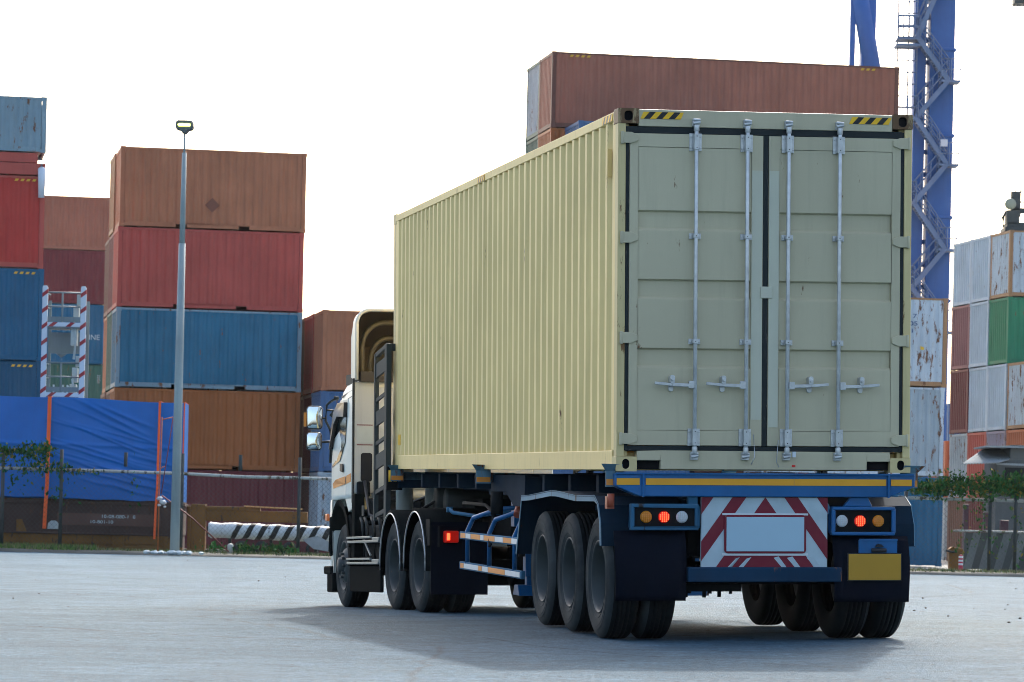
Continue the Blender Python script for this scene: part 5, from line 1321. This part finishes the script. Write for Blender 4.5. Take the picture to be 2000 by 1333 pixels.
for (py, s), p in zip(zz, pts):
    m = MB(); x0, x1 = (p.x - .9, p.x + .1) if s == 'L' else (p.x - .35, p.x + .55)
    m.box(x0, -.95, p.z - .08, x1, .2, p.z + .02)
    for x in (x0, (x0 + x1) / 2, x1): m.tube([(x, -.93, p.z), (x, -.93, p.z + 1.0)], .03, 5)
    for hh_ in (.5, 1.0): m.tube([(x0, -.93, p.z + hh_), (x1, -.93, p.z + hh_)], .03, 5)
    m.build('landing', CG, CRN)
# caged ladder grid to the left of the leg
m = MB(); gx0, gx1 = c_(1752, 100).x, c_(1790, 100).x; zb2, zt2 = c_(1770, 235).z, TOPZ
for x in (gx0, gx0 + (gx1 - gx0) * .55, gx1): m.tube([(x, -.2, zb2), (x, -.2, zt2)], .035, 5)
z = zb2
while z < zt2: m.tube([(gx0, -.2, z), (gx1, -.2, z)], .03, 5); z += .55
m.build('ladder_cage', CG, CRN)
p = c_(1768, 80); m = MB().box(p.x - .45, -1.0, p.z - .06, p.x + .6, .3, p.z + .02).box(p.x - .5, -1.0, p.z - .36, p.x + .6, .3, p.z - .26)
for x in (-.45, -.2, .05, .3): m.tube([(p.x + x, -1.0, p.z), (p.x + x, -1.0, p.z + 1.0)], .03, 5)
for hh_ in (.5, 1.0): m.tube([(p.x - .45, -1.0, p.z + hh_), (p.x + .5, -1.0, p.z + hh_)], .03, 5)
m.build('landing', CG, CRN)
p = c_(1839, 284); MB().box(p.x - .16, -1.0, p.z - .16, p.x + .16, -.9, p.z + .16).build('sign_board', flat("white_sign", (.6, .63, .65), .5), CRN)
# far inclined legs
IY = 4.0
def i_(px, py): q = at(px, py, CY + IY) - co; return q
zg = 0
m = MB(); a, b = i_(1699, 0), i_(1699, 140); m.box(a.x - .35, IY, 0, a.x + .33, IY + 1.2, TOPZ + 3); m.build('far_leg', CB, CRN, .03)
m = MB(); q0, q1 = i_(1664, -60), i_(1659, 160); m.box(q1.x, IY + .1, 0, q1.x + .25, IY + .6, TOPZ + 3); m.build('thin_leg', CB, CRN, .03)
m = MB(); m.tube([i_(1672, -60) + Vector((0, .2, 0)), i_(1705, 140) + Vector((0, .2, 0))], .42, 16); m.build('brace', CB, CRN)
# hoist spreader over the right stack
HD = 139.5
h0 = at(1985, 448, HD)
SP = thing('hoist_spreader', 'dark hoist frame with beige sheave standing on the tall stack by the shed', 'hoist', (h0.x, HD, 5 * (HS + .012) + .02)); ho = Vector(SP.location)
def h_(px, py): return at(px, py, HD) - ho
DKS = paint("dark_hoist_steel", (.06, .065, .06), rust=.2, fade=.3)
m = MB(); a = h_(1960, 440); m.box(a.x, -.5, 0, a.x + 3.0, .9, .18); m.box(a.x + .1, -.3, .18, a.x + 2.8, .6, .38); m.build('frame', DKS, SP, .02)
m = MB(); a = h_(1972, 412); m.box(a.x - .15, -.3, .3, a.x + .35, .3, a.z); a = h_(1983, 375); m.box(a.x - .15, -.2, .6, a.x + .2, .2, a.z); a = h_(1978, 412); m.box(a.x, -.2, a.z - .1, a.x + 1.2, .2, a.z + .1)
m.tube([h_(1960, 445), h_(1959, 425), h_(1966, 412)], .05, 6); m.build('head_block', DKS, SP, .02)
a = h_(1972, 400); MB().lathe([(-.35, .001), (-.35, .20), (-.22, .23), (-.22, .001)], (a.x, 0, a.z), 1, 18).build('sheave', flat("beige_sheave", (.36, .36, .26), .6), SP)
m = MB(); a = h_(1992, 395)
for k in range(3): m.tube([(a.x + .25 * k, 0, a.z - .3), (a.x + .25 * k, 0, a.z + .5)], .03, 5)
for zz_ in (0, .4): m.tube([(a.x, 0, a.z + zz_), (a.x + .9, 0, a.z + zz_)], .03, 5)
m.build('handrail', DKS, SP)
for px in (1975, 1983): MB().tube([h_(px, 400), h_(px + 6, -40)], .018, 5).build('cable', DKS, SP)
a = h_(1984, 5); MB().box(a.x - .1, -.4, a.z - .1, a.x + 1.6, .4, a.z + .5).build('trolley', DKS, SP, .02)

# ------------------------------------------------------------------ haze in the air
hm = bpy.data.materials.new("air_haze"); hm.use_nodes = True; hn = hm.node_tree; hn.nodes.clear()
ho_ = hn.nodes.new('ShaderNodeOutputMaterial'); pv = hn.nodes.new('ShaderNodeVolumePrincipled')
pv.inputs['Color'].default_value = (.86, .93, 1, 1); pv.inputs['Density'].default_value = .00005; pv.inputs['Anisotropy'].default_value = .3
hn.links.new(pv.outputs[0], ho_.inputs['Volume'])
hz = MB().box(-120, -20, -1.2, 120, 260, 42).build('haze', hm); hz['kind'] = 'stuff'; hz['label'] = 'pale haze in the air over the yard'; hz['category'] = 'haze'
